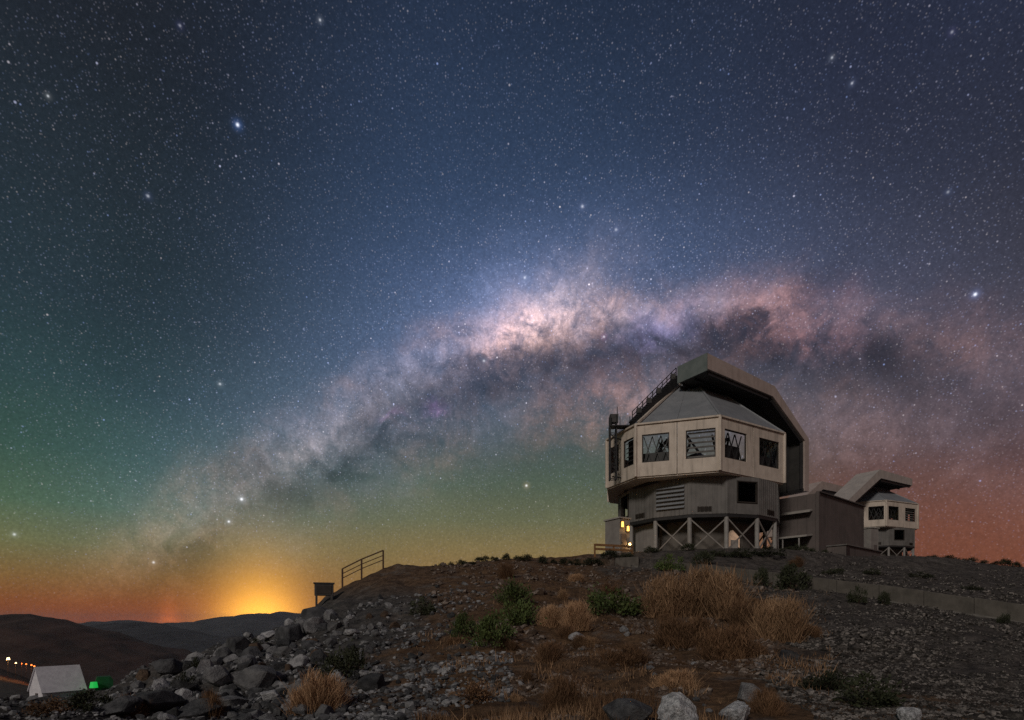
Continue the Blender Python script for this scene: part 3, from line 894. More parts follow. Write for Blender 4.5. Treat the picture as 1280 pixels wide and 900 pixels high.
    if first:
        # closed bay of the ground floor on the lamp side
        for k in range(4):
            a, b = DCC + ang(-33 - 11 * k) * 8.3, DCC + ang(-33 - 11 * (k + 1) + .3) * 8.3
            inn = DCC - (a + b) / 2
            m = MB(); holed_panel(m, L2(a), L2(b), Z(ZB1 - .5), Z(zd0 - .36), [(.3, .42, Z(9.6), Z(10.0))] if k == 2 else [], .2, (inn.x, inn.y))
            m.build('bay_panel', 'annex_white', root)
        # pale gabled doorway between the columns
        a, b = DCC + ang(27) * 7.5, DCC + ang(39) * 7.5
        d = Vector((*(L2(b) - L2(a)), 0)); L = d.length; d.normalize(); o3 = Vector((*ang(33), 0))
        A = Vector((*L2(a), Z(ZB1 - .4)))
        m = MB(); m.prism([A, A + d * L, A + d * L + Vector((0, 0, 2.5)), A + d * L * .45 + Vector((0, 0, 3.3)), A + Vector((0, 0, 2.2))], -o3 * .5)
        dr = m.build('doorway', 'lit_doorway', root)
        m = MB(); m.box(A + d * L * .55 + Vector((0, 0, 1.2)) + o3 * .04, (.95, .06, 2.0), d, o3); m.build('door_leaf', 'canopy', dr)
    return root, P3, L2, Z, S, up, TP, ZT

ID = lambda p: Vector((p.x, p.y))
D1 = dome(ID, ZB1, 'large octagonal observatory dome on columns with raised shutter, beside the warm lamps', 3, True)

# second dome: turned and smaller
_rot = R_(8.0)
def XF2(p):
    q = Vector((p.x, p.y)) - OCT[2]
    q = Vector((q.x * math.cos(_rot) + q.y * math.sin(_rot), -q.x * math.sin(_rot) + q.y * math.cos(_rot))) * S2
    return Vector((D2A.x, D2A.y)) + q
D2 = dome(XF2, ZB2, 'smaller octagonal observatory dome farther away behind the windowless building', 5, False)

def shutter(root, loc, P, s, n, prof, w, th, skin, top, name='shutter', closed=True):
    """bent plate hood: prof = [(distance along s, z outer, z inner)], extruded by w along n; P in world plan"""
    rb = Vector(root.location)
    W = lambda t, z, k: Vector((P[0] + s[0] * t + n[0] * k, P[1] + s[1] * t + n[1] * k, z)) - rb
    sh = None
    for i in range(len(prof) - 1):
        (t0, a0, b0, i0), (t1, a1, b1, i1) = prof[i], prof[i + 1]
        m = MB()
        m.hexa([W(t0, a0, 0), W(t1, a1, 0), W(i1, b1, 0), W(i0, b0, 0), W(t0, a0, w), W(t1, a1, w), W(i1, b1, w), W(i0, b0, w)])
        if sh is None:
            sh = m.build(name, skin, root)
        else:
            m.build('shutter_plate', skin, sh)
    # inner lining (dark) just under the plates, ribs and end wall
    for i in range(len(prof) - 1):
        (t0, a0, b0, i0), (t1, a1, b1, i1) = prof[i], prof[i + 1]
        m = MB()
        e = .03
        dd_ = Vector((i1 - i0, b1 - b0)).normalized(); nn = Vector((dd_.y, -dd_.x))
        m.hexa([W(i0, b0, .25), W(i1, b1, .25), W(i1 + nn.x * .12, b1 + nn.y * .12, .25), W(i0 + nn.x * .12, b0 + nn.y * .12, .25),
                W(i0, b0, w - .1), W(i1, b1, w - .1), W(i1 + nn.x * .12, b1 + nn.y * .12, w - .1), W(i0 + nn.x * .12, b0 + nn.y * .12, w - .1)])
        for v_ in range(len(m.v)):
            pass
        m.v = [(x_, y_, z_ - e) for x_, y_, z_ in m.v]
        m.build('lining', 'inner_dark', sh)
        for k in (.35, w * .5, w - .4):
            m = MB(); mid = lambda f: W(i0 + (i1 - i0) * f + nn.x * .30, b0 + (b1 - b0) * f + nn.y * .30, k)
            m.bar(mid(.04), mid(.96), .16, .30); m.build('rib', 'dark_steel', sh)
    return sh, W

# first dome's shutter
r1 = D1[0]
s1 = Vector((.851, .525)); n1_ = Vector((-.525, .851))
prof1 = [(0.0, 29.30, 27.6, 0.0), (11.9, 28.15, 26.85, 11.55), (18.9, 22.9, 22.55, 18.05), (18.9, 16.25, 16.25, 18.05)]
sh1, W1 = shutter(r1, None, (21.5, 65.0), s1, n1_, prof1, 4.3, .5, 'shutter_skin', None)
# skin on the ridge side and the back wall
m = MB(); m.hexa([W1(-.12, 27.4, .02), W1(-.01, 27.4, .02), W1(-.01, 27.4, 4.28), W1(-.12, 27.4, 4.28), W1(-.12, 29.34, .02), W1(-.01, 29.34, .02), W1(-.01, 29.34, 4.28), W1(-.12, 29.34, 4.28)])
m.build('ridge_plate', 'shutter_top', sh1)
m = MB(); m.prism([W1(.6, 27.3, 4.31), W1(11.5, 26.8, 4.31), W1(18.0, 22.5, 4.31), W1(18.0, 16.3, 4.31), W1(14.7, 16.3, 4.31), W1(14.7, 21.6, 4.31), W1(10.5, 25.2, 4.31), W1(.6, 27.0, 4.31)], Vector((n1_.x, n1_.y, 0)) * .2)
m.build('back_plate', 'inner_dark', sh1)
for (a, b) in (((18.0, 16.6), (15.2, 22.6)), ((17.9, 22.4), (14.6, 19.0)), ((13.5, 25.0), (18.0, 19.5)), ((6.0, 26.9), (10.2, 25.6)), ((16.0, 23.6), (16.0, 17.0))):
    m = MB(); m.bar(W1(a[0], a[1], 4.05), W1(b[0], b[1], 4.05), .16); m.build('truss', 'dark_steel', sh1)
m = MB(); m.bar(W1(17.9, 16.4, .15), W1(17.9, 16.4, 4.2), .25, .35); m.build('bottom_rail', 'dark_steel', sh1)

# stair and rail along the left hip
def hip_track():
    P3, up, TP, ZT = D1[1], D1[5], D1[6], D1[7]
    B, D = OCT[1], OCT[0]
    side = (D - B).normalized() * .7
    a = P3(B + side, 21.6); b = P3(up(B, TP) + side, ZT + .3); b2 = b.lerp(W1(0, 28.3, 4.3), .55)
    m = MB(); m.bar(a, b2, .6, .85); tr = m.build('track_beam', 'dark_steel', r1)
    off = Vector((0, 0, .5))
    n = 9
    for k in range(n + 1):
        p = a.lerp(b2, k / n) + off
        m = MB(); m.bar(p, p + Vector((0, 0, .95)), .09); m.build('rail_post', 'dark_steel', tr)
    for hh in (.5, .95):
        m = MB(); m.bar(a + off + Vector((0, 0, hh)), b2 + off + Vector((0, 0, hh)), .07); m.build('handrail', 'dark_steel', tr)
    for k in range(24):
        p = a.lerp(b2, (k + .5) / 24) + Vector((0, 0, .46))
        m = MB(); m.box(p, (.35, .7, .06)); m.build('tread', 'dark_steel', tr)
    for k in (1, 3, 5, 8):
        m = MB(); p = a.lerp(b2, k / n + .03) + Vector((0, 0, .75)); m.box(p, (.5, .5, .6)); m.build('drive_box', 'cabinet_dark', tr)
    m = MB(); m.bar(P3(B, 21.56) + Vector((.25, -.2, .05)), P3(up(B, TP), ZT) + Vector((.25, -.2, .12)), .3, .22); m.build('edge_flashing', 'band_white', tr)
hip_track()

# service mast beside the left face
def mast():
    rb = Vector(r1.location)
    cx_, cy_ = 11.35, 66.6
    m = MB(); cs = []
    for sx_ in (-.35, .35):
        for sy_ in (-.35, .35):
            cs.append((cx_ + sx_, cy_ + sy_))
    root_m = None
    for (x, y) in cs:
        m = MB(); m.bar(Vector((x, y, 15.7)) - rb, Vector((x, y, 22.9)) - rb, .13)
        if root_m is None: root_m = m.build('service_mast', 'dark_steel', r1)
        else: m.build('mast_leg', 'dark_steel', root_m)
    for k in range(8):
        z0_, z1_ = 15.8 + k * .85, 15.8 + (k + 1) * .85
        for (i, j) in ((0, 1), (1, 3), (3, 2), (2, 0)):
            m = MB(); a, b = cs[i], cs[j]
            m.bar(Vector((*a, z0_)) - rb, Vector((*b, z1_ if k % 2 else z0_ + .05)) - rb, .08); m.build('lacing', 'dark_steel', root_m)
    m = MB(); m.box(Vector((cx_ + .75, cy_, 21.7)) - rb, (2.3, 1.2, .12)); m.build('platform', 'dark_steel', root_m)
    for x in (-.3, .7, 1.8):
        m = MB(); m.bar(Vector((cx_ + x, cy_ - .55, 21.7)) - rb, Vector((cx_ + x, cy_ - .55, 22.7)) - rb, .07); m.build('platform_post', 'dark_steel', root_m)
    m = MB(); m.box(Vector((cx_ + .1, cy_, 22.6)) - rb, (.9, .8, .9)); m.build('winch_box', 'cabinet_dark', root_m)
    m = MB(); m.tube(Vector((cx_ + .5, cy_, 22.9)) - rb, Vector((cx_ + .5, cy_, 24.0)) - rb, .04, n=6); m.build('antenna', 'dark_steel', root_m)
    for z in (16.2, 20.6):
        m = MB(); m.bar(Vector((cx_, cy_ + .3, z)) - rb, Vector((13.3, 68.0, z)) - rb, .12); m.build('wall_tie', 'dark_steel', root_m)
mast()

# second dome's shutters
r2 = D2[0]
K2 = Vector((71.5, 115.0)); s2 = Vector((.845, .535)); n2_ = Vector((-.535, .845))
tipP = K2 + s2 * 13.0
prof2 = [(0.0, 29.1, 27.7, 0.0), (13.0, 29.25, 27.6, 12.6), (25.6, 21.3, 20.6, 24.4), (25.6, 17.0, 17.0, 24.4)]
mat('shutter_pale', (.52, .47, .44), (.42, .38, .36), .5, .8, .06, 15, streak=.3)
sh2, W2 = shutter(r2, None, (tipP.x, tipP.y), -s2, n2_, prof2, 4.5, .5, 'shutter_pale', None)
m = MB(); m.prism([W2(.6, 27.5, 4.51), W2(12.5, 27.5, 4.51), W2(24.3, 20.5, 4.51), W2(24.3, 17, 4.51), W2(18, 17, 4.51), W2(9, 26.0, 4.51), W2(.6, 26.5, 4.51)], Vector((n2_.x, n2_.y, 0)) * .2)
m.build('back_plate', 'inner_dark', sh2)
q2 = tipP + n2_ * 11.5
sh3, W3 = shutter(r2, None, (q2.x, q2.y), -s2, n2_, prof2, 4.5, .5, 'shutter_skin', None)
m = MB(); m.prism([W3(.6, 27.5, .3), W3(12.5, 27.5, .3), W3(24.3, 20.5, .3), W3(24.3, 17, .3), W3(18, 17, .3), W3(9, 24.0, .3), W3(.6, 25.5, .3)], Vector((n2_.x, n2_.y, 0)) * .2)
m.build('back_plate', 'inner_dark', sh3)

# telescopes seen through the openings
def telescope(c, zf, S, label, yaw):
    root = empty('telescope', (c[0], c[1], zf), label, 'telescope', None)
    ca, sa = math.cos(yaw), math.sin(yaw)
    T = lambda x, y, z: Vector((x * ca - y * sa, x * sa + y * ca, z)) * S
    m = MB(); m.tube(T(0, 0, 0), T(0, 0, 1.2), 3.2 * S, n=24); m.build('pier', 'inner_wall', root)
    for s in (-1, 1):
        m = MB(); m.hexa([T(s * 2.6, -1.4, 1.15), T(s * 3.4, -1.4, 1.15), T(s * 3.4, 1.4, 1.15), T(s * 2.6, 1.4, 1.15), T(s * 2.6, -.5, 4.6), T(s * 3.4, -.5, 4.6), T(s * 3.4, .5, 4.6), T(s * 2.6, .5, 4.6)])
        m.build('fork_arm', 'mirror_cell', root)
    m = MB(); m.tube(T(0, -.9, 2.2), T(0, .3, 3.3), 2.55 * S, n=24); m.build('mirror_cell', 'mirror_cell', root)
    top = []
    ax = T(0, .62, .78).normalized(); c0 = T(0, .5, 3.6); c1 = c0 + ax * 4.2 * S
    a = ax.cross(Vector((0, 0, 1))).normalized(); b = a.cross(ax)
    for k in range(8):
        t0, t1 = 2 * math.pi * k / 8, 2 * math.pi * (k + (1 if k % 2 else -1) * .5) / 8
        m = MB(); m.tube(c0 + (a * math.cos(t0) + b * math.sin(t0)) * 2.4 * S, c1 + (a * math.cos(t1) + b * math.sin(t1)) * 2.2 * S, .11 * S, n=8); m.build('truss_tube', 'mirror_cell', root)
    for k in range(16):
        t0, t1 = 2 * math.pi * k / 16, 2 * math.pi * (k + 1) / 16
        top.append((c1 + (a * math.cos(t0) + b * math.sin(t0)) * 2.25 * S, c1 + (a * math.cos(t1) + b * math.sin(t1)) * 2.25 * S))
    m = MB()
    for p, q in top: m.bar(p, q, .3 * S)
    m.build('top_ring', 'mirror_cell', root)
    m = MB(); m.tube(c1 - ax * .5, c1 + ax * .5, .5 * S, n=12); m.build('secondary_mirror', 'mirror_cell', root)
    for t in (0, math.pi / 2, math.pi, 1.5 * math.pi):
        m = MB(); m.bar(c1, c1 + (a * math.cos(t) + b * math.sin(t)) * 2.2 * S, .07 * S); m.build('vane', 'mirror_cell', root)
telescope((22.2, 73.2), 15.36, .95, 'truss telescope glimpsed through the openings of the large dome', .5)
c2_ = XF2(OC)
telescope((c2_.x, c2_.y), ZB2 + (15.36 - ZB1) * S2, .82, 'truss telescope inside the smaller far dome', -.6)

# ------------------------------------------------------------------ lamp annex on the left of the large dome
def annex():
    P = Vector((11.3, 62.2)); d = Vector((.86, .50)); n = Vector((-.50, .86))
    root = empty('stair_annex', (P.x, P.y, ZB1 - .5), 'pale narrow stair annex with glowing amber lamps at its wall', 'annex')
    Wd, Dp, Ht = 1.4, 2.4, 4.1
    U, N = Vector((*d, 0)), Vector((*n, 0))
    m = MB(); m.box(U * Wd / 2 + N * Dp / 2 + Vector((0, 0, Ht / 2)), (Wd, Dp, Ht), U, N); w = m.build('wall', 'annex_white', root, bevel=.02)
    m = MB(); m.box(U * Wd / 2 + N * Dp / 2 + Vector((0, 0, Ht + .08)), (Wd + .25, Dp + .25, .15), U, N); m.build('roof', 'canopy', root)
    m = MB(); m.box(U * .55 - N * .03 + Vector((0, 0, 1.5)), (.7, .08, 2.0), U, N); dd_ = m.build('door', 'service_wall', root)
    m = MB(); m.box(U * .30 - N * .09 + Vector((0, 0, 1.5)), (.05, .07, .2), U, N); m.build('handle', 'dark_steel', dd_)
    for (x, z, hh, mt, e) in ((.22, 3.45, .55, 'lamp_amber', 6), (.98, 3.05, .50, 'lamp_amber', 9), (1.22, 1.35, .35, 'lamp_warm', 34)):
        b = U * x - N * .0 + Vector((0, 0, z))
        m = MB(); m.box(b - N * .05, (.34, .10, hh + .14), U, N); m.box(b - N * .24 + Vector((0, 0, hh / 2 + .08)), (.36, .34, .05), U, N)
        lp = m.build('wall_lamp', 'frame_dark', root)
        m = MB(); m.tube(b - N * .22 - Vector((0, 0, hh / 2)), b - N * .22 + Vector((0, 0, hh / 2)), .13, .11, n=12); m.build('lamp_glass', mt, lp)
        ld = bpy.data.lights.new('lamp_light', 'POINT'); ld.energy = e; ld.color = (1, .55, .18); ld.shadow_soft_size = .12
        lo = bpy.data.objects.new('lamp_light', ld); COL.objects.link(lo); lo.parent = lp; lo.location = b - N * .55
annex()

def barrier():
    a = Vector((8.0, 57.2)); b = Vector((11.9, 58.6))
    za, zb2 = h1(*a), h1(*b)
    root = empty('rail_barrier', (a.x, a.y, za), 'short orange wooden rail barrier lit by the lamps of the annex', 'barrier')
    off = Vector((a.x, a.y, za))
    A = Vector((a.x, a.y, max(za, zb2))); B = Vector((b.x, b.y, max(za, zb2)))
    for f in (0, .5, 1):
        p = A.lerp(B, f); m = MB(); m.box(p - off + Vector((0, 0, .2)), (.16, .16, 1.3)); m.build('post', 'wood', root)
    for hh in (.35, .75):
        m = MB(); m.bar(A - off + Vector((0, -.1, hh)), B - off + Vector((0, -.1, hh)), .07, .22); m.build('rail', 'wood', root)
barrier()

# ------------------------------------------------------------------ windowless service building between the domes
def service_building():
    c = Vector((37.2, 72.0)); d = Vector((.765, .643)); n = Vector((-.643, .765))
    root = empty('service_building', (c.x, c.y, ZB1 - .3), 'plain windowless grey brown service building between the two domes', 'building')
    U, N = Vector((*d, 0)), Vector((*n, 0)); Z1 = 15.55 - (ZB1 - .3)
    L, W = 14.6, 5.6
    # clad in vertical panels
    npan = 12
    for k in range(npan):
        w = L / npan
        m = MB(); m.box(U * (w * (k + .5)) + N * .15 + Vector((0, 0, Z1 / 2)), (w - .02, .3, Z1 - .006 * (k % 2)), U, N); m.build('wall_panel', 'service_wall', root)
    for k in range(5):
        w = (W - .31) / 5
        m = MB(); m.box(U * .15 + N * (.31 + w * (k + .5)) + Vector((0, 0, Z1 / 2 - .05)), (.3, w - .02, Z1 - .1), U, N); m.build('end_panel', 'service_wall', root)
    m = MB(); m.box(U * (L - .15) + N * (W / 2 + .16) + Vector((0, 0, Z1 / 2)), (.3, W - .31, Z1), U, N); m.build('end_wall', 'service_wall', root)
    m = MB(); m.box(U * (L / 2) + N * (W - .16) + Vector((0, 0, Z1 / 2 - .02)), (L - .62, .3, Z1 - .04), U, N); m.build('back_wall', 'service_wall', root)
    m = MB(); m.box(U * L / 2 + N * W / 2 + Vector((0, 0, Z1 - .25)), (L - .61, W - .61, .2), U, N); m.build('roof', 'roof_grey', root)
    m = MB(); m.box(U * L / 2 - N * .03 + Vector((0, 0, Z1 + .06)), (L + .1, .5, .12), U, N); m.build('parapet_cap', 'service_wall', root)
    m = MB(); m.box(-U * .03 - N * .03 + Vector((0, 0, Z1 / 2)), (.35, .35, Z1 - .02), U, N); m.build('corner_post', 'service_wall', root)
    for (z, dpt, w) in ((6.6, .9, 3.6), (3.55, 1.7, 4.4)):
        m = MB(); m.hexa([N * .6 + Vector((0, 0, z)), N * (.6 + w) + Vector((0, 0, z)), N * (.6 + w) - U * dpt + Vector((0, 0, z - .25)), N * .6 - U * dpt + Vector((0, 0, z - .25)),
                          N * .6 + Vector((0, 0, z + .22)), N * (.6 + w) + Vector((0, 0, z + .22)), N * (.6 + w) - U * dpt + Vector((0, 0, z - .03)), N * .6 - U * dpt + Vector((0, 0, z - .03))])
        m.build('canopy', 'canopy', root)
    for k in (1.0, 3.0):
        m = MB(); m.tube(N * (.6 + k) - U * 1.5, N * (.6 + k) - U * 1.5 + Vector((0, 0, 3.35)), .09, n=8); m.build('canopy_post', 'column_steel', root)
    m = MB(); m.box(-U * .02 + N * 2.5 + Vector((0, 0, 1.45)), (.1, 1.3, 2.3), U, N); m.build('door', 'frame_dark', root)
    # low lean-to along the long side
    m = MB(); m.box(U * 8.4 - N * 1.1 + Vector((0, 0, 1.15)), (11.6, 2.2, 2.3), U, N); lt = m.build('lean_to', 'service_wall', root, bevel=.03)
    m = MB(); m.box(U * 8.4 - N * 1.15 + Vector((0, 0, 2.38)), (11.9, 2.5, .14), U, N); m.build('lean_to_roof', 'drum_grey', lt)
    m = MB(); m.box(U * 3.2 - N * 2.22 + Vector((0, 0, 1.2)), (1.0, .06, 2.0), U, N); m.build('door', 'dark_steel', lt)
service_building()

def stair_hut():
    p = Vector((61.0, 101.5)); zb = h1(p.x, p.y)
    root = empty('stair_hut', (p.x, p.y, zb - .4), 'small pale upright hut in front of the smaller far dome', 'hut')
    d = Vector((.92, .39, 0)); n = Vector((-.39, .92, 0))
    m = MB(); m.box(Vector((0, 0, 2.6)), (2.0, 2.4, 5.2), d, n); m.build('wall', 'annex_white', root, bevel=.03)
    m = MB(); m.box(Vector((0, 0, 5.28)), (2.3, 2.7, .16), d, n); m.build('roof', 'canopy', root)
    m = MB(); m.box(-n * 1.22 + d * .2 + Vector((0, 0, 1.4)), (.8, .06, 2.0), d, n); m.build('door', 'service_wall', root)
stair_hut()

# ------------------------------------------------------------------ handrail on the crest, equipment box
def handrail():
    pts = []
    for x, D in ((428, 50.5), (452, 50.3), (479, 50.0)):
        u = (x - CX) / FP; X = u * D
        pts.append(Vector((X, D, h1(X, D))))
    # rails climb with the path, so keep the foot of each post on the ground
    root = empty('handrail', pts[0], 'rusty metal handrail climbing to the crest of the hill', 'handrail')
    off = pts[0]; tops = []
    zt = [(HY - r) / FP * D for r, D in ((711, 50.5), (699, 50.3), (688, 50.0))]
    for p, z in zip(pts, zt):
        m = MB(); m.bar(Vector((p.x, p.y, p.z - .3)) - off, Vector((p.x, p.y, z)) - off, .12, .12); m.build('post', 'rail_rust', root)
        tops.append(Vector((p.x, p.y, z)) - off)
    for hh, w in ((0, .09), (.42, .06), (.80, .06)):
        for a, b in zip(tops[:-1], tops[1:]):
            m = MB(); m.bar(a - Vector((0, 0, hh)), b - Vector((0, 0, hh)), w); m.build('rail', 'rail_rust', root)
handrail()

def equipment_box():
    D = 45.5; x = 405; X = (x - CX) / FP * D; z = h1(X, D)
    root = empty('equipment_box', (X, D, z), 'dark metal cabinet standing on legs at the hill edge', 'cabinet')
    d = Vector((.95, .31, 0)); n = Vector((-.31, .95, 0))
    for a in (-1, 1):
        for b in (-1, 1):
            m = MB(); p = d * a * .55 + n * b * .3; m.box(p + Vector((0, 0, .1)), (.16, .16, 1.3), d, n); m.build('leg', 'cabinet_dark', root)
    m = MB(); m.box(Vector((0, 0, 1.05)), (1.4, .8, .9), d, n); cb = m.build('cabinet', 'cabinet_dark', root, bevel=.03)
    m = MB(); m.box(Vector((0, 0, 1.55)), (1.55, .95, .09), d, n); m.build('lid', 'cabinet_dark', root)
    m = MB(); m.box(-n * .42 + Vector((0, 0, 1.05)), (1.1, .04, .65), d, n); dd_ = m.build('door', 'frame_dark', cb)
equipment_box()

# ------------------------------------------------------------------ white shed and its neighbours down on the left
def shed():
    X, Y = -56.3, 70.0; z = h1(X, Y)
    root = empty('shed', (X, Y, z), 'white steep roofed shed below the boulder slope', 'shed')
    r = Vector((.55, .83, 0)).normalized(); w = Vector((.83, -.55, 0)).normalized()
    L, W, He, Ha = 4.3, 4.0, 1.7, 4.3
    g0 = lambda a, b, zz: r * a + w * b + Vector((0, 0, zz))
    m = MB(); m.prism([g0(0, -W / 2, -.6), g0(0, W / 2, -.6), g0(0, W / 2, He), g0(0, 0, Ha - .08), g0(0, -W / 2, He)], r * L); m.build('wall', 'tent_white', root)
    for s in (-1, 1):
        m = MB(); m.hexa([g0(-.15, s * (W / 2 + .2), He - .36), g0(L + .15, s * (W / 2 + .2), He - .36), g0(L + .15, 0, Ha - .04), g0(-.15, 0, Ha - .04),
                          g0(-.15, s * (W / 2 + .24), He - .26), g0(L + .15, s * (W / 2 + .24), He - .26), g0(L + .15, s * .01, Ha + .1), g0(-.15, s * .01, Ha + .1)])
        m.build('roof', 'tent_white', root)
    m = MB(); m.box(g0(-.04, .35, .55), (.06, .7, 1.5), r, w); m.build('door', 'service_wall', root)
shed()

def green_hut():
    X, Y = -50.6, 73.5; z = h1(X, Y)
    root = empty('green_hut', (X, Y, z), 'small green hut glowing beside the white shed', 'hut')
    d = Vector((.8, .6, 0)); n = Vector((-.6, .8, 0))
    m = MB(); m.prism([d * -.9 + Vector((0, 0, -.3)), d * .9 + Vector((0, 0, -.3)), d * .9 + Vector((0, 0, 2.3)), d * .65 + Vector((0, 0, 2.75)), d * -.75 + Vector((0, 0, 2.75)), d * -.9 + Vector((0, 0, 2.3))], n * 1.6)
    m.build('wall', 'green_paint', root)
    m = MB(); m.box(d * .0 - n * .04 + Vector((0, 0, .65)), (.6, .06, 1.4), d, n); m.build('door', 'dark_steel', root)
    m = MB(); m.tube(d * -.9 - n * .5 + Vector((0, 0, -.3)), d * -.9 - n * .5 + Vector((0, 0, 1.75)), .06, n=8); lp = m.build('lamp_post', 'dark_steel', root)
    m = MB(); m.tube(d * -1.1 - n * .5 + Vector((0, 0, 1.5)), d * -1.1 - n * .5 + Vector((0, 0, 2.2)), .45, .34, n=12); m.build('lamp_glass', 'lamp_green', lp)
    ld = bpy.data.lights.new('lamp_light', 'POINT'); ld.energy = 5; ld.color = (.05, 1, .15); ld.shadow_soft_size = .3
    lo = bpy.data.objects.new('lamp_light', ld); COL.objects.link(lo); lo.parent = lp; lo.location = d * -.2 - n * 1.3 + Vector((0, 0, 2.2))
green_hut()

ROW = 'orange street lamp in the row ending at the shed roof'
lamps_far = [(10, 300, 822, 'lamp_warm', 'bright pale street lamp, tallest beyond the white shed', 2400, .95),
             (19.5, 316, 828, 'lamp_warm', 'small pale street lamp right beside the bright tall one', 700, .50),
             (27, 330, 829, 'lamp_orange', ROW, 700, .38), (32.5, 318, 829.5, 'lamp_orange', ROW, 700, .48), (39, 322, 830.5, 'lamp_orange', ROW, 900, .55),
             (42.5, 306, 832, 'lamp_orange', ROW, 900, .50), (47, 300, 835.5, 'lamp_orange', ROW, 900, .55)]
for x, D, y, mt, lab, e, r in lamps_far:
    X = (x - CX) / FP * D; zg = h1(X, D); zl = (HY - y) / FP * D
    zl = max(zl, zg + 2.2)
    root = empty('street_lamp', (X, D, zg), lab, 'street lamp', 'orange lamps along the valley road' if mt == 'lamp_orange' else None)
    hh = zl - zg
    m = MB(); m.tube((0, 0, -.5), (0, 0, hh), .09, .06, n=8); m.build('pole', 'dark_steel', root)
    m = MB(); m.bar((0, 0, hh - .05), (.9, -.9, hh + .1), .15); m.build('arm', 'dark_steel', root)
    m = MB(); m.tube((.9, -.9, hh + .1), (.9, -.9, hh + .1 - r * 1.2), r * .55, r * .8, n=12); m.build('lamp_head', mt, root)
    ld = bpy.data.lights.new('lamp_light', 'POINT'); ld.energy = e; ld.color = (1, .45, .15) if mt == 'lamp_warm' else (1, .22, .05); ld.shadow_soft_size = .5
    lo = bpy.data.objects.new('lamp_light', ld); COL.objects.link(lo); lo.parent = root; lo.location = (.9, -1.6, hh - r - .6)

# ------------------------------------------------------------------ rocks
def rock_mesh(seed, npts=26, flat=1.0, pit=False):
    r = random.Random(seed)
    bm = bmesh.new()
    for _ in range(npts):
        v = Vector((r.gauss(0, 1), r.gauss(0, 1), r.gauss(0, 1))).normalized()
        k = r.uniform(.78, 1.0)
        bm.verts.new((v.x * k, v.y * k, v.z * k * flat))
    res = bmesh.ops.convex_hull(bm, input=bm.verts)
    bmesh.ops.delete(bm, geom=[e for e in res['geom_interior'] if isinstance(e, bmesh.types.BMVert)], context='VERTS')
    bmesh.ops.dissolve_limit(bm, angle_limit=R_(14), verts=bm.verts, edges=bm.edges)
    bmesh.ops.bevel(bm, geom=list(bm.edges), offset=.05, segments=1, affect='EDGES', clamp_overlap=True)
    if pit:
        bmesh.ops.triangulate(bm, faces=bm.faces)
        bmesh.ops.subdivide_edges(bm, edges=bm.edges, cuts=2, use_grid_fill=True)
        for v in bm.verts:
            q = v.co * 4.2
            n = math.sin(q.x * 1.7 + seed) * math.sin(q.y * 2.1) * math.sin(q.z * 1.9 + 1) + .5 * math.sin(q.x * 4.1) * math.sin(q.y * 3.7 + 2) * math.sin(q.z * 4.4)
            v.co *= 1 + .10 * n + r.uniform(-.025, .025)
    me = bpy.data.meshes.new('boulder'); bm.to_mesh(me); bm.free()
    return me

ROCKP = {}
for mname in ('rock_dark', 'rock_grey', 'rock_pale', 'rock_brown'):
    ROCKP[mname] = []
    for k in range(7):
        me = rock_mesh(100 + k * 7 + len(mname), 14 + 3 * k, (1.0, .8, .65, .9, .55, .75, 1.1)[k]); me.materials.append(MATS[mname]); ROCKP[mname].append(me)

def put_rock(me, p, size, sink=.3, label=None, group=None, tilt=.5, yaw=None):
    o = bpy.data.objects.new('boulder', me); COL.objects.link(o)
    o.scale = size
    o.rotation_euler = (random.uniform(-tilt, tilt), random.uniform(-tilt, tilt), random.uniform(0, 6.28) if yaw is None else yaw)
    o.location = (p.x, p.y, p.z + size[2] * (1 - sink) * .55)
    return tag(o, label, 'rock', group)

BIG = [  # column, row of the foot, width px, height px, material, label
    (271, 858, 34, 46, 'rock_grey', 'upright oval grey boulder leaning on the rubble slope'),
    (321, 862, 58, 46, 'rock_grey', 'broad grey boulder, widest on the rubble slope'),
    (342, 876, 32, 20, 'rock_pale', 'pale wedge shaped rock below the broad grey boulder'),
    (229, 880, 22, 28, 'rock_pale', 'pale narrow rock among black boulders'),
    (212, 842, 44, 34, 'rock_dark', 'black pointed boulder on the skyline of the slope'),
    (200, 890, 70, 40, 'rock_dark', 'large black boulder at the foot of the rubble'),
    (373, 836, 30, 26, 'rock_pale', 'pale split boulder between the broad boulder and dry bush'),
    (327, 803, 14, 13, 'rock_pale', 'small pale stone perched near the slope edge'),
    (356, 800, 15, 20, 'rock_pale', 'pale upright stone below the cabinet on legs'),
    (290, 884, 44, 26, 'rock_grey', 'grey slab boulder wedged under the oval boulder'),
    (246, 896, 50, 30, 'rock_dark', 'dark block beside the pale narrow rock'),
    (720, 801, 26, 15, 'rock_pale', 'pale rounded rock in bare soil below the green shrub'),
    (936, 874, 36, 26, 'rock_grey', 'grey round rock half hidden in dry grass'),
    (985, 825, 30, 16, 'rock_dark', 'dark flat rock under the tan bushes'),
    (786, 904, 74, 46, 'rock_dark', 'black low boulder left of the white pitted rock'),
    (466, 860, 44, 22, 'rock_dark', 'dark rock beside the dark green shrub'),
    (150, 892, 56, 30, 'rock_dark', 'black boulder nearest the green hut'),
    (392, 790, 30, 24, 'rock_grey', 'grey boulder just under the cabinet legs'),
    (440, 795, 22, 16, 'rock_pale', 'pale block on the upper rubble slope'),
]
occupied = []
for x, y, w, hh, mt, lab in BIG:
    p = on_ground(x, y); s = p.y / FP
    me = ROCKP[mt][(x * 7 + y) % 7]
    put_rock(me, p, (w * s * .60, w * s * .5, hh * s * .60), .15, lab, None, .2)
    occupied.append((p.x, p.y, w * s * .5))
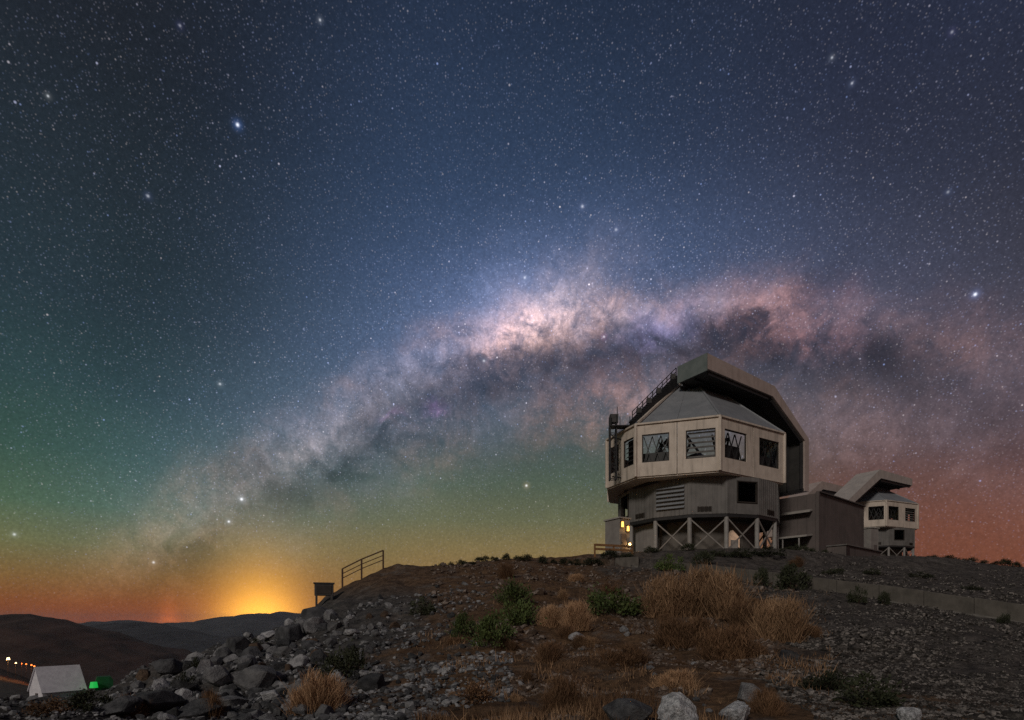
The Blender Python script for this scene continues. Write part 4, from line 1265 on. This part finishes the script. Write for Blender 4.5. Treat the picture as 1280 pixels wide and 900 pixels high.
for x, y, w, hh, lab, sd in ((848, 906, 54, 50, 'white pitted rock at the foot of the slope', 5), (917, 904, 46, 34, 'pale grey chipped rock next to the white pitted one', 9), (1135, 903, 34, 26, 'pale bluish rock standing alone in the dark gravel', 14)):
    me = rock_mesh(sd, 22, .9, True); me.materials.append(MATS['rock_white'])
    p = on_ground(x, y); s = p.y / FP
    put_rock(me, p, (w * s * .56, w * s * .5, hh * s * .62), .1, lab, None, .25)
    occupied.append((p.x, p.y, w * s * .5))

# rubble: individual boulders
def skyline(x):
    return np.interp(x, [0, 60, 130, 190, 300, 395, 430, 480, 640, 1280], [905, 895, 868, 840, 806, 768, 745, 722, 710, 700])
LAND = []
for x, y, ph in ((405, 766, 'near the cabinet on legs'), (455, 726, 'below the handrail'), (271, 858, 'around the upright oval boulder'), (321, 862, 'around the broad grey boulder'),
                 (150, 892, 'on the side towards the green hut'), (395, 888, 'around the tan bush of the rubble'), (430, 848, 'around the dark green shrub'), (527, 769, 'near the lone dark round shrub'),
                 (600, 800, 'beside the green shrub cluster'), (212, 842, 'around the black pointed boulder'), (229, 880, 'around the pale narrow rock'), (356, 800, 'around the pale upright stone'), (440, 795, 'around the pale block of the upper slope')):
    q = on_ground(x, y); LAND.append((q.x, q.y, ph))
for k in range(46):                                   # loose rocks on the brown middle slope
    x = random.uniform(500, 960); y = random.uniform(790, 896); p = on_ground(x, y); s = p.y / FP; w = random.uniform(6, 15) * s
    if any(math.hypot(p.x - a, p.y - b) < r_ + w * .5 for a, b, r_ in occupied): continue
    mt = random.choice(['rock_pale', 'rock_grey', 'rock_grey', 'rock_brown'])
    lab = '%s loose rock on the brown soil below the shrubs' % {'rock_pale': 'pale', 'rock_grey': 'grey', 'rock_brown': 'brown'}[mt]
    put_rock(random.choice(ROCKP[mt]), p, (w * .6, w * .5, w * .4), .3, lab, lab.replace('rock', 'rocks')); occupied.append((p.x, p.y, w * .5))
n_r = 0; tries = 0
while n_r < 270 and tries < 6000:
    tries += 1
    x = random.triangular(150, 660, 300); y0 = float(skyline(x)); y = random.uniform(y0, 902)
    if y < y0 + 2: continue
    if x > 440 and random.random() < (x - 440) / 260: continue
    if x > 420 and y < y0 + 30 and random.random() < .85: continue
    p = on_ground(x, y); s = p.y / FP
    near = (y - y0) / (902 - y0)
    px = random.uniform(11, 27) * (1 if random.random() < .72 else 1.6)
    if x > 430: px = random.uniform(7, 15)
    w = px * s
    if any(math.hypot(p.x - a, p.y - b) < (r_ + w * .35) * .8 for a, b, r_ in occupied): continue
    occupied.append((p.x, p.y, w * .42))
    mt = random.choices(['rock_dark', 'rock_grey', 'rock_pale', 'rock_brown'], [.48, .34, .08, .10])[0]
    lm = min(LAND, key=lambda q: math.hypot(q[0] - p.x, q[1] - p.y))[2]
    szn = 'small' if w < .45 else ('medium' if w < .8 else 'big')
    lab = '%s %s angular boulder %s' % (szn, {'rock_dark': 'black', 'rock_grey': 'grey', 'rock_pale': 'pale', 'rock_brown': 'brown'}[mt], lm)
    put_rock(random.choice(ROCKP[mt]), p, (w * random.uniform(.45, .7), w * random.uniform(.4, .6), w * random.uniform(.35, .62)), random.uniform(.35, .95), lab, lab.replace('boulder', 'boulders') + ' set')
    n_r += 1

# gravel and small stones: uncountable, real geometry
def ico():
    t = (1 + 5 ** .5) / 2
    v = np.array([(-1, t, 0), (1, t, 0), (-1, -t, 0), (1, -t, 0), (0, -1, t), (0, 1, t), (0, -1, -t), (0, 1, -t), (t, 0, -1), (t, 0, 1), (-t, 0, -1), (-t, 0, 1)], float)
    v /= np.linalg.norm(v[0])
    f = np.array([(0, 11, 5), (0, 5, 1), (0, 1, 7), (0, 7, 10), (0, 10, 11), (1, 5, 9), (5, 11, 4), (11, 10, 2), (10, 7, 6), (7, 1, 8), (3, 9, 4), (3, 4, 2), (3, 2, 6), (3, 6, 8), (3, 8, 9), (4, 9, 5), (2, 4, 11), (6, 2, 10), (8, 6, 7), (9, 8, 1)])
    return v, f
IV, IF = ico()
def stone_field(name, X, Y, size, m, label):
    n = len(X); Z = H(X, Y)
    a = rng.uniform(0, 2 * np.pi, n); b = rng.uniform(-.6, .6, n)
    V = IV[None] * rng.uniform(.68, 1.12, (n, 12, 1)) * (size[:, None] * np.array([1, .85, .62])[None] * rng.uniform(.7, 1.3, (n, 3)))[:, None, :]
    cb, sb = np.cos(b)[:, None], np.sin(b)[:, None]
    x, z = V[..., 0] * cb - V[..., 2] * sb, V[..., 0] * sb + V[..., 2] * cb
    ca, sa = np.cos(a)[:, None], np.sin(a)[:, None]
    x, y = x * ca - V[..., 1] * sa, x * sa + V[..., 1] * ca
    P = np.stack([x + X[:, None], y + Y[:, None], z + (Z + size * .22)[:, None]], -1).reshape(-1, 3)
    F = (IF[None] + (np.arange(n) * 12)[:, None, None]).reshape(-1, 3)
    return struct(link(name, raw_mesh(name, P, F, m)), 'stuff', label)

mg = mat('gravel_mix', (.17, .15, .14), (.06, .055, .055), .9, 1.1, .5, 14)
# per-stone tone from a white-noise lookup on position
def stone_mat(name, lo, hi, sc):
    m = bpy.data.materials.new(name); m.use_nodes = True; q = G(m.node_tree); b = m.node_tree.nodes['Principled BSDF']
    tcn = m.node_tree.nodes.new('ShaderNodeTexCoord')
    vn = m.node_tree.nodes.new('ShaderNodeTexVoronoi'); q.l.new(tcn.outputs['Object'], vn.inputs['Vector']); vn.inputs['Scale'].default_value = sc
    sc_ = m.node_tree.nodes.new('ShaderNodeSeparateColor'); q.l.new(vn.outputs['Color'], sc_.inputs[0])
    nn = q.noise(tcn.outputs['Object'], 9, 5, .6)
    f = q.m('POWER', sc_.outputs[0], 2.2)
    c = q.mix(f, lo, hi); c = q.scale(c, q.ss(nn.outputs['Fac'], .3, .7, .7, 1.25))
    q.put(b.inputs['Base Color'], c); b.inputs['Roughness'].default_value = .9; b.inputs['Specular IOR Level'].default_value = .2
    MATS[name] = m
stone_mat('gravel_right', (.028, .025, .023), (.27, .245, .23), 8.0)
stone_mat('gravel_left', (.055, .056, .060), (.36, .36, .375), 4.0)
stone_mat('gravel_mid', (.07, .045, .032), (.30, .25, .22), 5.0)

def scatter(n, xr, yfun, keep=None):
    """points spread evenly over the picture of the slope, taken down to the ground"""
    u = rng.uniform((xr[0] - CX) / FP, (xr[1] - CX) / FP, n)
    lo, hi = yfun
    d = 1 / rng.uniform(1 / hi, 1 / lo, n)
    X, Y = u * d, d
    if keep is not None:
        k = keep(X, Y, d); X, Y = X[k], Y[k]
    return X, Y
patch = lambda X, Y, s, sc=4.0: fbm(X / sc, Y / sc, 3, s)
# right: dense dark gravel in front of the wall
X, Y = scatter(36000, (940, 1420), (9.0, 44), lambda X, Y, d: (wall_sd(X, Y) < -.35) & ((X / np.maximum(Y, 1) - .44) * 9 + patch(X, Y, 61) * 2.0 > -.05) & (patch(X, Y, 67, 2.6) > -.42))
stone_field('gravel', X, Y, rng.lognormal(math.log(.046), .40, len(X)) * np.clip(Y / 20, .8, 1.7) * np.clip(1 + 1.3 * patch(X, Y, 69, 3.2), .55, 1.9), 'gravel_right', 'dark gravel covering the slope below the wall')
# behind the wall, sparser
X, Y = scatter(3500, (1000, 1400), (33, 95), lambda X, Y, d: wall_sd(X, Y) > .5)
stone_field('gravel', X, Y, rng.lognormal(math.log(.10), .4, len(X)), 'gravel_right', 'sparse dark gravel on the bank behind the wall')
# left rubble: finer stones between the boulders
X, Y = scatter(13000, (-40, 640), (9.0, 52), lambda X, Y, d: (patch(X, Y, 71) + .35 - np.clip((X + 4) / 12, 0, .6) - np.clip((d - 38) / 10, 0, .9) * np.clip((X + 17) / 3, 0, 1) > 0))
stone_field('gravel', X, Y, rng.lognormal(math.log(.085), .45, len(X)) * np.clip(Y / 22, .6, 1.5), 'gravel_left', 'grey broken stone between the boulders of the slope')
# middle: stones in brown soil, more under the crest
X, Y = scatter(22000, (540, 1000), (9.0, 58), lambda X, Y, d: (wall_sd(X, Y) < -.3) & (patch(X, Y, 81, 2.2) + np.maximum(d - 36, 0) / 40 > .06))
stone_field('gravel', X, Y, rng.lognormal(math.log(.070), .45, len(X)) * np.clip(Y / 22, .7, 1.7), 'gravel_mid', 'loose stones in the brown soil of the middle slope')

# ------------------------------------------------------------------ plants
def blades(n, rad, hgt, w, spread, seed, droop=.35):
    """dry bush: thin curved stalks in several uneven clumps"""
    r = np.random.default_rng(seed)
    nc = 9
    ca = r.uniform(0, 2 * np.pi, nc); cr = np.sqrt(r.uniform(0, 1, nc)) * rad * .62
    ch = r.uniform(.55, 1.1, nc) * (1 - .3 * (cr / rad) ** 2); cs = r.uniform(.16, .34, nc) * rad
    k = r.integers(0, nc, n)
    qa = r.uniform(0, 2 * np.pi, n); q = np.abs(r.normal(0, .55, n)) * cs[k]
    bx, by = cr[k] * np.cos(ca[k]) + q * np.cos(qa), cr[k] * np.sin(ca[k]) + q * np.sin(qa)
    L = hgt * ch[k] * r.uniform(.35, 1.1, n) ** .8
    lean = np.abs(r.normal(0, spread, n)) + .3 * q / cs[k]; a2 = qa + r.normal(0, .8, n)
    tw = r.uniform(0, 1, n) < .72; lean = np.where(tw, np.abs(r.normal(.35, .6, n)), lean); a2 = np.where(tw, r.uniform(0, 2 * np.pi, n), a2)
    dirx, diry = np.cos(a2) * np.sin(lean), np.sin(a2) * np.sin(lean); dirz = np.cos(lean)
    wv = r.uniform(0, np.pi, n); wx, wy = np.cos(wv) * w, np.sin(wv) * w
    # half of the stalks are side twigs that start part way up
    z0 = np.where(tw, r.uniform(0, .78, n) ** .8 * hgt * ch[k], 0); L = np.where(tw, L * .30, L)
    puff = np.where(tw, 1 + 1.3 * z0 / hgt, 1.0); bx = cr[k] * np.cos(ca[k]) + (bx - cr[k] * np.cos(ca[k])) * puff; by = cr[k] * np.sin(ca[k]) + (by - cr[k] * np.sin(ca[k])) * puff
    pts = []
    for f, ww in ((0, 1.0), (.55, .75), (1.0, .12)):
        dr = droop * f * f * L
        x = bx + dirx * L * f + np.cos(a2) * dr * .5; y = by + diry * L * f + np.sin(a2) * dr * .5; z = z0 + dirz * L * f - dr * .3
        pts.append(np.stack([x - wx * ww, y - wy * ww, z], -1)); pts.append(np.stack([x + wx * ww, y + wy * ww, z], -1))
    V = np.stack(pts, 1).reshape(-1, 3)
    b = (np.arange(n) * 6)[:, None, None]
    F = (np.array([(0, 1, 3, 2), (2, 3, 5, 4)])[None] + b).reshape(-1, 4)
    return V, F

def shrub_foliage(n, seed, leaf=.10, flat=.75):
    """leaf-sized faces in uneven clumps through a unit dome"""
    r = np.random.default_rng(seed)
    nc = 16
    ca = r.uniform(0, 2 * np.pi, nc); cr = np.sqrt(r.uniform(0, 1, nc)) * .72; cz = r.uniform(.15, .8, nc) * (1 - .55 * cr)
    cc = np.stack([cr * np.cos(ca), cr * np.sin(ca), cz], -1); cs = r.uniform(.16, .34, nc)
    k = r.integers(0, nc, n)
    P = cc[k] + r.normal(0, 1, (n, 3)) * cs[k][:, None] * np.array([1, 1, .8]) * .62
    P[:, 2] = np.abs(P[:, 2]) + .02
    out = P - np.array([0, 0, -.2]); out /= np.linalg.norm(out, axis=1)[:, None]
    d = out + r.normal(0, .55, (n, 3)); d /= np.linalg.norm(d, axis=1)[:, None]
    s = np.cross(d, r.normal(0, 1, (n, 3))); s /= np.linalg.norm(s, axis=1)[:, None]
    L = leaf * r.uniform(.6, 1.4, n)[:, None]; W = L * .30
    V = np.stack([P - s * W * .3, P + d * L * .5 - s * W, P + d * L, P + d * L * .5 + s * W], 1).reshape(-1, 3)
    F = (np.arange(n) * 4)[:, None] + np.arange(4)[None]
    return V, F

SHRUB = {}
for mname in ('leaf_green', 'leaf_dark', 'leaf_brown'):
    SHRUB[mname] = []
    for k in range(4):
        V, F = shrub_foliage(1500, 300 + k)
        me = raw_mesh('foliage', V, F, mname)
        mb = MB(); rr_ = random.Random(k)
        for _ in range(9):
            a = rr_.uniform(0, 6.28); q = rr_.uniform(.15, .5)
            mb.tube((0, 0, -.1), (q * math.cos(a), q * math.sin(a), rr_.uniform(.3, .6)), .022, .008, n=5)
        st_ = mb.mesh('stem', 'stem_brown')
        SHRUB[mname].append((me, st_))

def put_shrub(x, y, w, hh, mname, label, group=None, name='shrub', D=None):
    if D is None: p = on_ground(x, y)
    else:
        X = (x - CX) / FP * D; p = Vector((X, D, h1(X, D)))
    s = p.y / FP
    fo, st_ = random.choice(SHRUB[mname])
    o = empty(name, (p.x, p.y, p.z - .03), label, 'shrub', group)
    o.rotation_euler.z = random.uniform(0, 6.28)
    o.scale = (w * s * .58, w * s * .55, hh * s * 1.0)
    for nm, me in (('foliage', fo), ('stem', st_)):
        c = bpy.data.objects.new(nm, me); COL.objects.link(c); c.parent = o
    return o

for a in ((640, 758, 44, 34, 'leaf_green', 'green shrub at the top of the three shrub cluster'),
          (647, 782, 56, 40, 'leaf_green', 'widest green shrub in the middle of the shrub cluster'),
          (616, 808, 58, 44, 'leaf_green', 'green shrub at the foot of the shrub cluster'),
          (580, 797, 36, 34, 'leaf_green', 'sparse green shrub left of the shrub cluster'),
          (770, 770, 70, 40, 'leaf_green', 'broad low green shrub in the middle of the slope'),
          (527, 769, 32, 26, 'leaf_dark', 'dark round shrub alone on grey gravel'),
          (430, 848, 60, 44, 'leaf_dark', 'dark green shrub behind the tan bush on the rubble'),
          (592, 876, 46, 26, 'leaf_brown', 'low brown shrub on the bare lower slope'),
          (1072, 754, 22, 24, 'leaf_dark', 'dark shrub against the wall, larger of the adjoining pair'),
          (1105, 756, 18, 18, 'leaf_dark', 'dark shrub against the wall, smaller of the adjoining pair'),
          (1254, 780, 14, 16, 'leaf_dark', 'tiny dark shrub at the far low end of the wall'),
          (952, 733, 22, 26, 'leaf_dark', 'dark upright shrub in front of the wall by tan bushes'),
          (990, 738, 44, 36, 'leaf_dark', 'broad dark shrub in front of the wall beside the tan bush'),
          (838, 714, 34, 24, 'leaf_green', 'green shrub growing in the gap of the wall'),
          (880, 716, 30, 18, 'leaf_dark', 'dark low shrub hiding part of the wall'),
          (1080, 880, 90, 44, 'leaf_dark', 'wide dark low shrub on the dark gravel'),
          (1030, 866, 60, 36, 'leaf_dark', 'dark low shrub beside the tan bush edge and gravel'),
          (230, 862, 26, 26, 'leaf_dark', 'dark shrub sprouting between the black boulders'),
          (320, 812, 30, 16, 'leaf_dark', 'dark low shrub on the edge of the rubble slope'),
          (245, 838, 24, 18, 'leaf_dark', 'dark shrub behind the oval boulder'),
          (110, 890, 60, 30, 'leaf_dark', 'dark scrub in front of the white shed'),
          (60, 893, 44, 22, 'leaf_brown', 'brown scrub below the door of the white shed')):
    put_shrub(*a)
# shrubs along the crest
for x, w, hh in ((552, 12, 7), (563, 10, 6), (578, 17, 9), (592, 12, 6), (603, 20, 8), (618, 12, 7), (632, 13, 10), (645, 10, 6), (655, 24, 10), (678, 14, 12), (692, 10, 6), (706, 20, 9), (722, 24, 10), (742, 26, 11), (762, 28, 11), (783, 20, 9)):
    D = 57.0 if x > 600 else 54.5
    put_shrub(x, 0, w, hh, 'leaf_dark', 'small dark shrub on the crest between the handrail and barrier', 'shrubs lined along the crest', D=D + random.uniform(-.8, .8))
for x, D, w, hh in ((985, 62, 16, 9), (1000, 63, 20, 12), (1012, 64, 16, 9), (1030, 64, 12, 7)):
    put_shrub(x, 0, w, hh, 'leaf_dark', 'dark rounded shrub at the foot of the service building', 'shrubs at the service building', D=D)
for x, w, hh in ((1165, 14, 5), (1182, 20, 7), (1196, 10, 5), (1212, 18, 8), (1230, 10, 5), (1244, 12, 6), (1258, 16, 11), (1272, 10, 8)):
    put_shrub(x, 0, w, hh, 'leaf_dark', 'small dark shrub on the bare ridge past the far dome', 'shrubs on the ridge', D=94)
for x, D, w, hh in ((1040, 47, 26, 10), (1090, 48, 20, 9), (1150, 50, 30, 9), (1215, 46, 24, 8), (925, 54, 30, 14), (960, 55, 40, 14), (900, 54, 24, 10), (860, 57, 22, 10), (815, 59, 22, 10)):
    put_shrub(x, 0, w, hh, 'leaf_dark', 'low dark shrub on the bank behind the wall', 'shrubs on the bank behind the wall', D=D)

TUS = {}
for mname in ('leaf_tan', 'leaf_brown'):
    TUS[mname] = []
    for k in range(4):
        V, F = blades(5200, 1.0, 1.15, .0085, .36, 500 + k)
        TUS[mname].append(raw_mesh('dry_bush', V, F, mname))
def put_tussock(x, y, w, hh, mname, label, group=None, D=None):
    p = on_ground(x, y); s = p.y / FP
    o = link('dry_bush', random.choice(TUS[mname])); o.location = (p.x, p.y, p.z - .12)
    o.rotation_euler.z = random.uniform(0, 6.28); o.scale = (w * s * .55, w * s * .52, hh * s * 1.0)
    return tag(o, label, 'dry bush', group)
for a in ((838, 770, 76, 50, 'leaf_tan', 'tan dry bush left of the row below the wall'),
          (895, 772, 96, 62, 'leaf_tan', 'largest tan dry bush, middle of the row below the wall'),
          (982, 800, 78, 66, 'leaf_tan', 'tan dry bush at the gravel edge, end of the row'),
          (940, 792, 70, 54, 'leaf_brown', 'brown dry bush between the two big tan bushes'),
          (860, 806, 80, 46, 'leaf_brown', 'brown dry bush in front of the tan row'),
          (915, 826, 90, 44, 'leaf_brown', 'wide brown dry bush in front of the largest tan bush'),
          (720, 786, 46, 34, 'leaf_tan', 'tan dry bush beside the broad low green shrub'),
          (692, 782, 40, 34, 'leaf_tan', 'tan dry bush between the shrub cluster and broad shrub'),
          (395, 888, 74, 56, 'leaf_tan', 'tan dry bush among the boulders of the rubble slope'),
          (705, 888, 60, 46, 'leaf_brown', 'brown dry bush on the lower bare slope'),
          (690, 826, 46, 34, 'leaf_brown', 'brown dry bush under the shrub cluster'),
          (631, 722, 26, 18, 'leaf_brown', 'brown tuft just below the crest'),
          (722, 728, 24, 14, 'leaf_tan', 'small tan tuft below the crest shrubs'),
          (995, 708, 20, 14, 'leaf_brown', 'brown tuft on the bank near the service building'),
          (265, 896, 34, 36, 'leaf_brown', 'brown grass tuft between the black boulders'),
          (165, 893, 40, 30, 'leaf_brown', 'brown grass tuft beside the black boulder'),
          (845, 860, 60, 30, 'leaf_tan', 'low tan tuft behind the white pitted rock'),
          (960, 890, 50, 34, 'leaf_brown', 'brown tuft right of the chipped rock'),
          (780, 830, 70, 26, 'leaf_brown', 'low brown dry bush on bare soil below the broad shrub')):
    put_tussock(*a)
# small tufts that fringe the big bushes
for k in range(34):
    x = random.uniform(560, 1030); y = random.uniform(742, 880)
    if x < 700 and y < 790: continue
    mt = random.choice(['leaf_tan', 'leaf_brown', 'leaf_brown'])
    w = random.uniform(12, 30)
    lab = 'small %s dry tuft fringing the big bushes of the middle slope' % ('tan' if mt == 'leaf_tan' else 'brown')
    put_tussock(x, y, w, w * random.uniform(.45, .75), mt, lab, lab.replace('tuft', 'tufts'))

# low dry grass over the brown soil: uncountable
def grass_cover(n0, mname, seed, off, label):
    X, Y = scatter(n0, (520, 1040), (9.0, 46), lambda X, Y, d: (wall_sd(X, Y) < -.6) & (patch(X, Y, seed, 2.4) + off - np.abs(X / np.maximum(Y, 1) - .22) * .6 > 0))
    n = len(X); Z = H(X, Y)
    cl = np.clip(.5 + 1.6 * patch(X, Y, seed + 3, .8), .15, 1.4)
    L = rng.uniform(.10, .42, n) * cl; a = rng.uniform(0, 6.28, n); le = rng.uniform(.1, .9, n)
    dxx, dyy = np.cos(a) * np.sin(le) * L, np.sin(a) * np.sin(le) * L; dzz = np.cos(le) * L
    w = .006 + .012 * Y / 30; b = rng.uniform(0, 3.14, n); wx, wy = np.cos(b) * w, np.sin(b) * w
    V = np.stack([np.stack([X - wx, Y - wy, Z - .02], -1), np.stack([X + wx, Y + wy, Z - .02], -1), np.stack([X + dxx, Y + dyy, Z + dzz], -1)], 1).reshape(-1, 3)
    F = np.arange(n * 3).reshape(-1, 3)
    struct(link('dry_grass', raw_mesh('dry_grass', V, F, mname)), 'stuff', label)
grass_cover(26000, 'leaf_brown', 91, .05, 'short brown dry grass over the middle slope')
grass_cover(16000, 'leaf_tan', 131, -.04, 'short tan dry grass in patches on the middle slope')

# ------------------------------------------------------------------ night haze over the valley
def haze():
    m = bpy.data.materials.new('haze_air'); m.use_nodes = True
    nt = m.node_tree
    for nd in list(nt.nodes):
        if nd.type == 'BSDF_PRINCIPLED': nt.nodes.remove(nd)
    v = nt.nodes.new('ShaderNodeVolumePrincipled'); v.inputs['Color'].default_value = (.74, .84, 1, 1)
    v.inputs['Density'].default_value = 4e-5; v.inputs['Anisotropy'].default_value = .2
    nt.links.new(v.outputs[0], nt.nodes['Material Output'].inputs['Volume'])
    MATS['haze_air'] = m
    b = MB(); b.box((0, 0, (105 - 480) / 2), (24000, 24000, 585)); struct(b.build('haze', 'haze_air'), 'stuff', 'thin night haze over the valley')
haze()
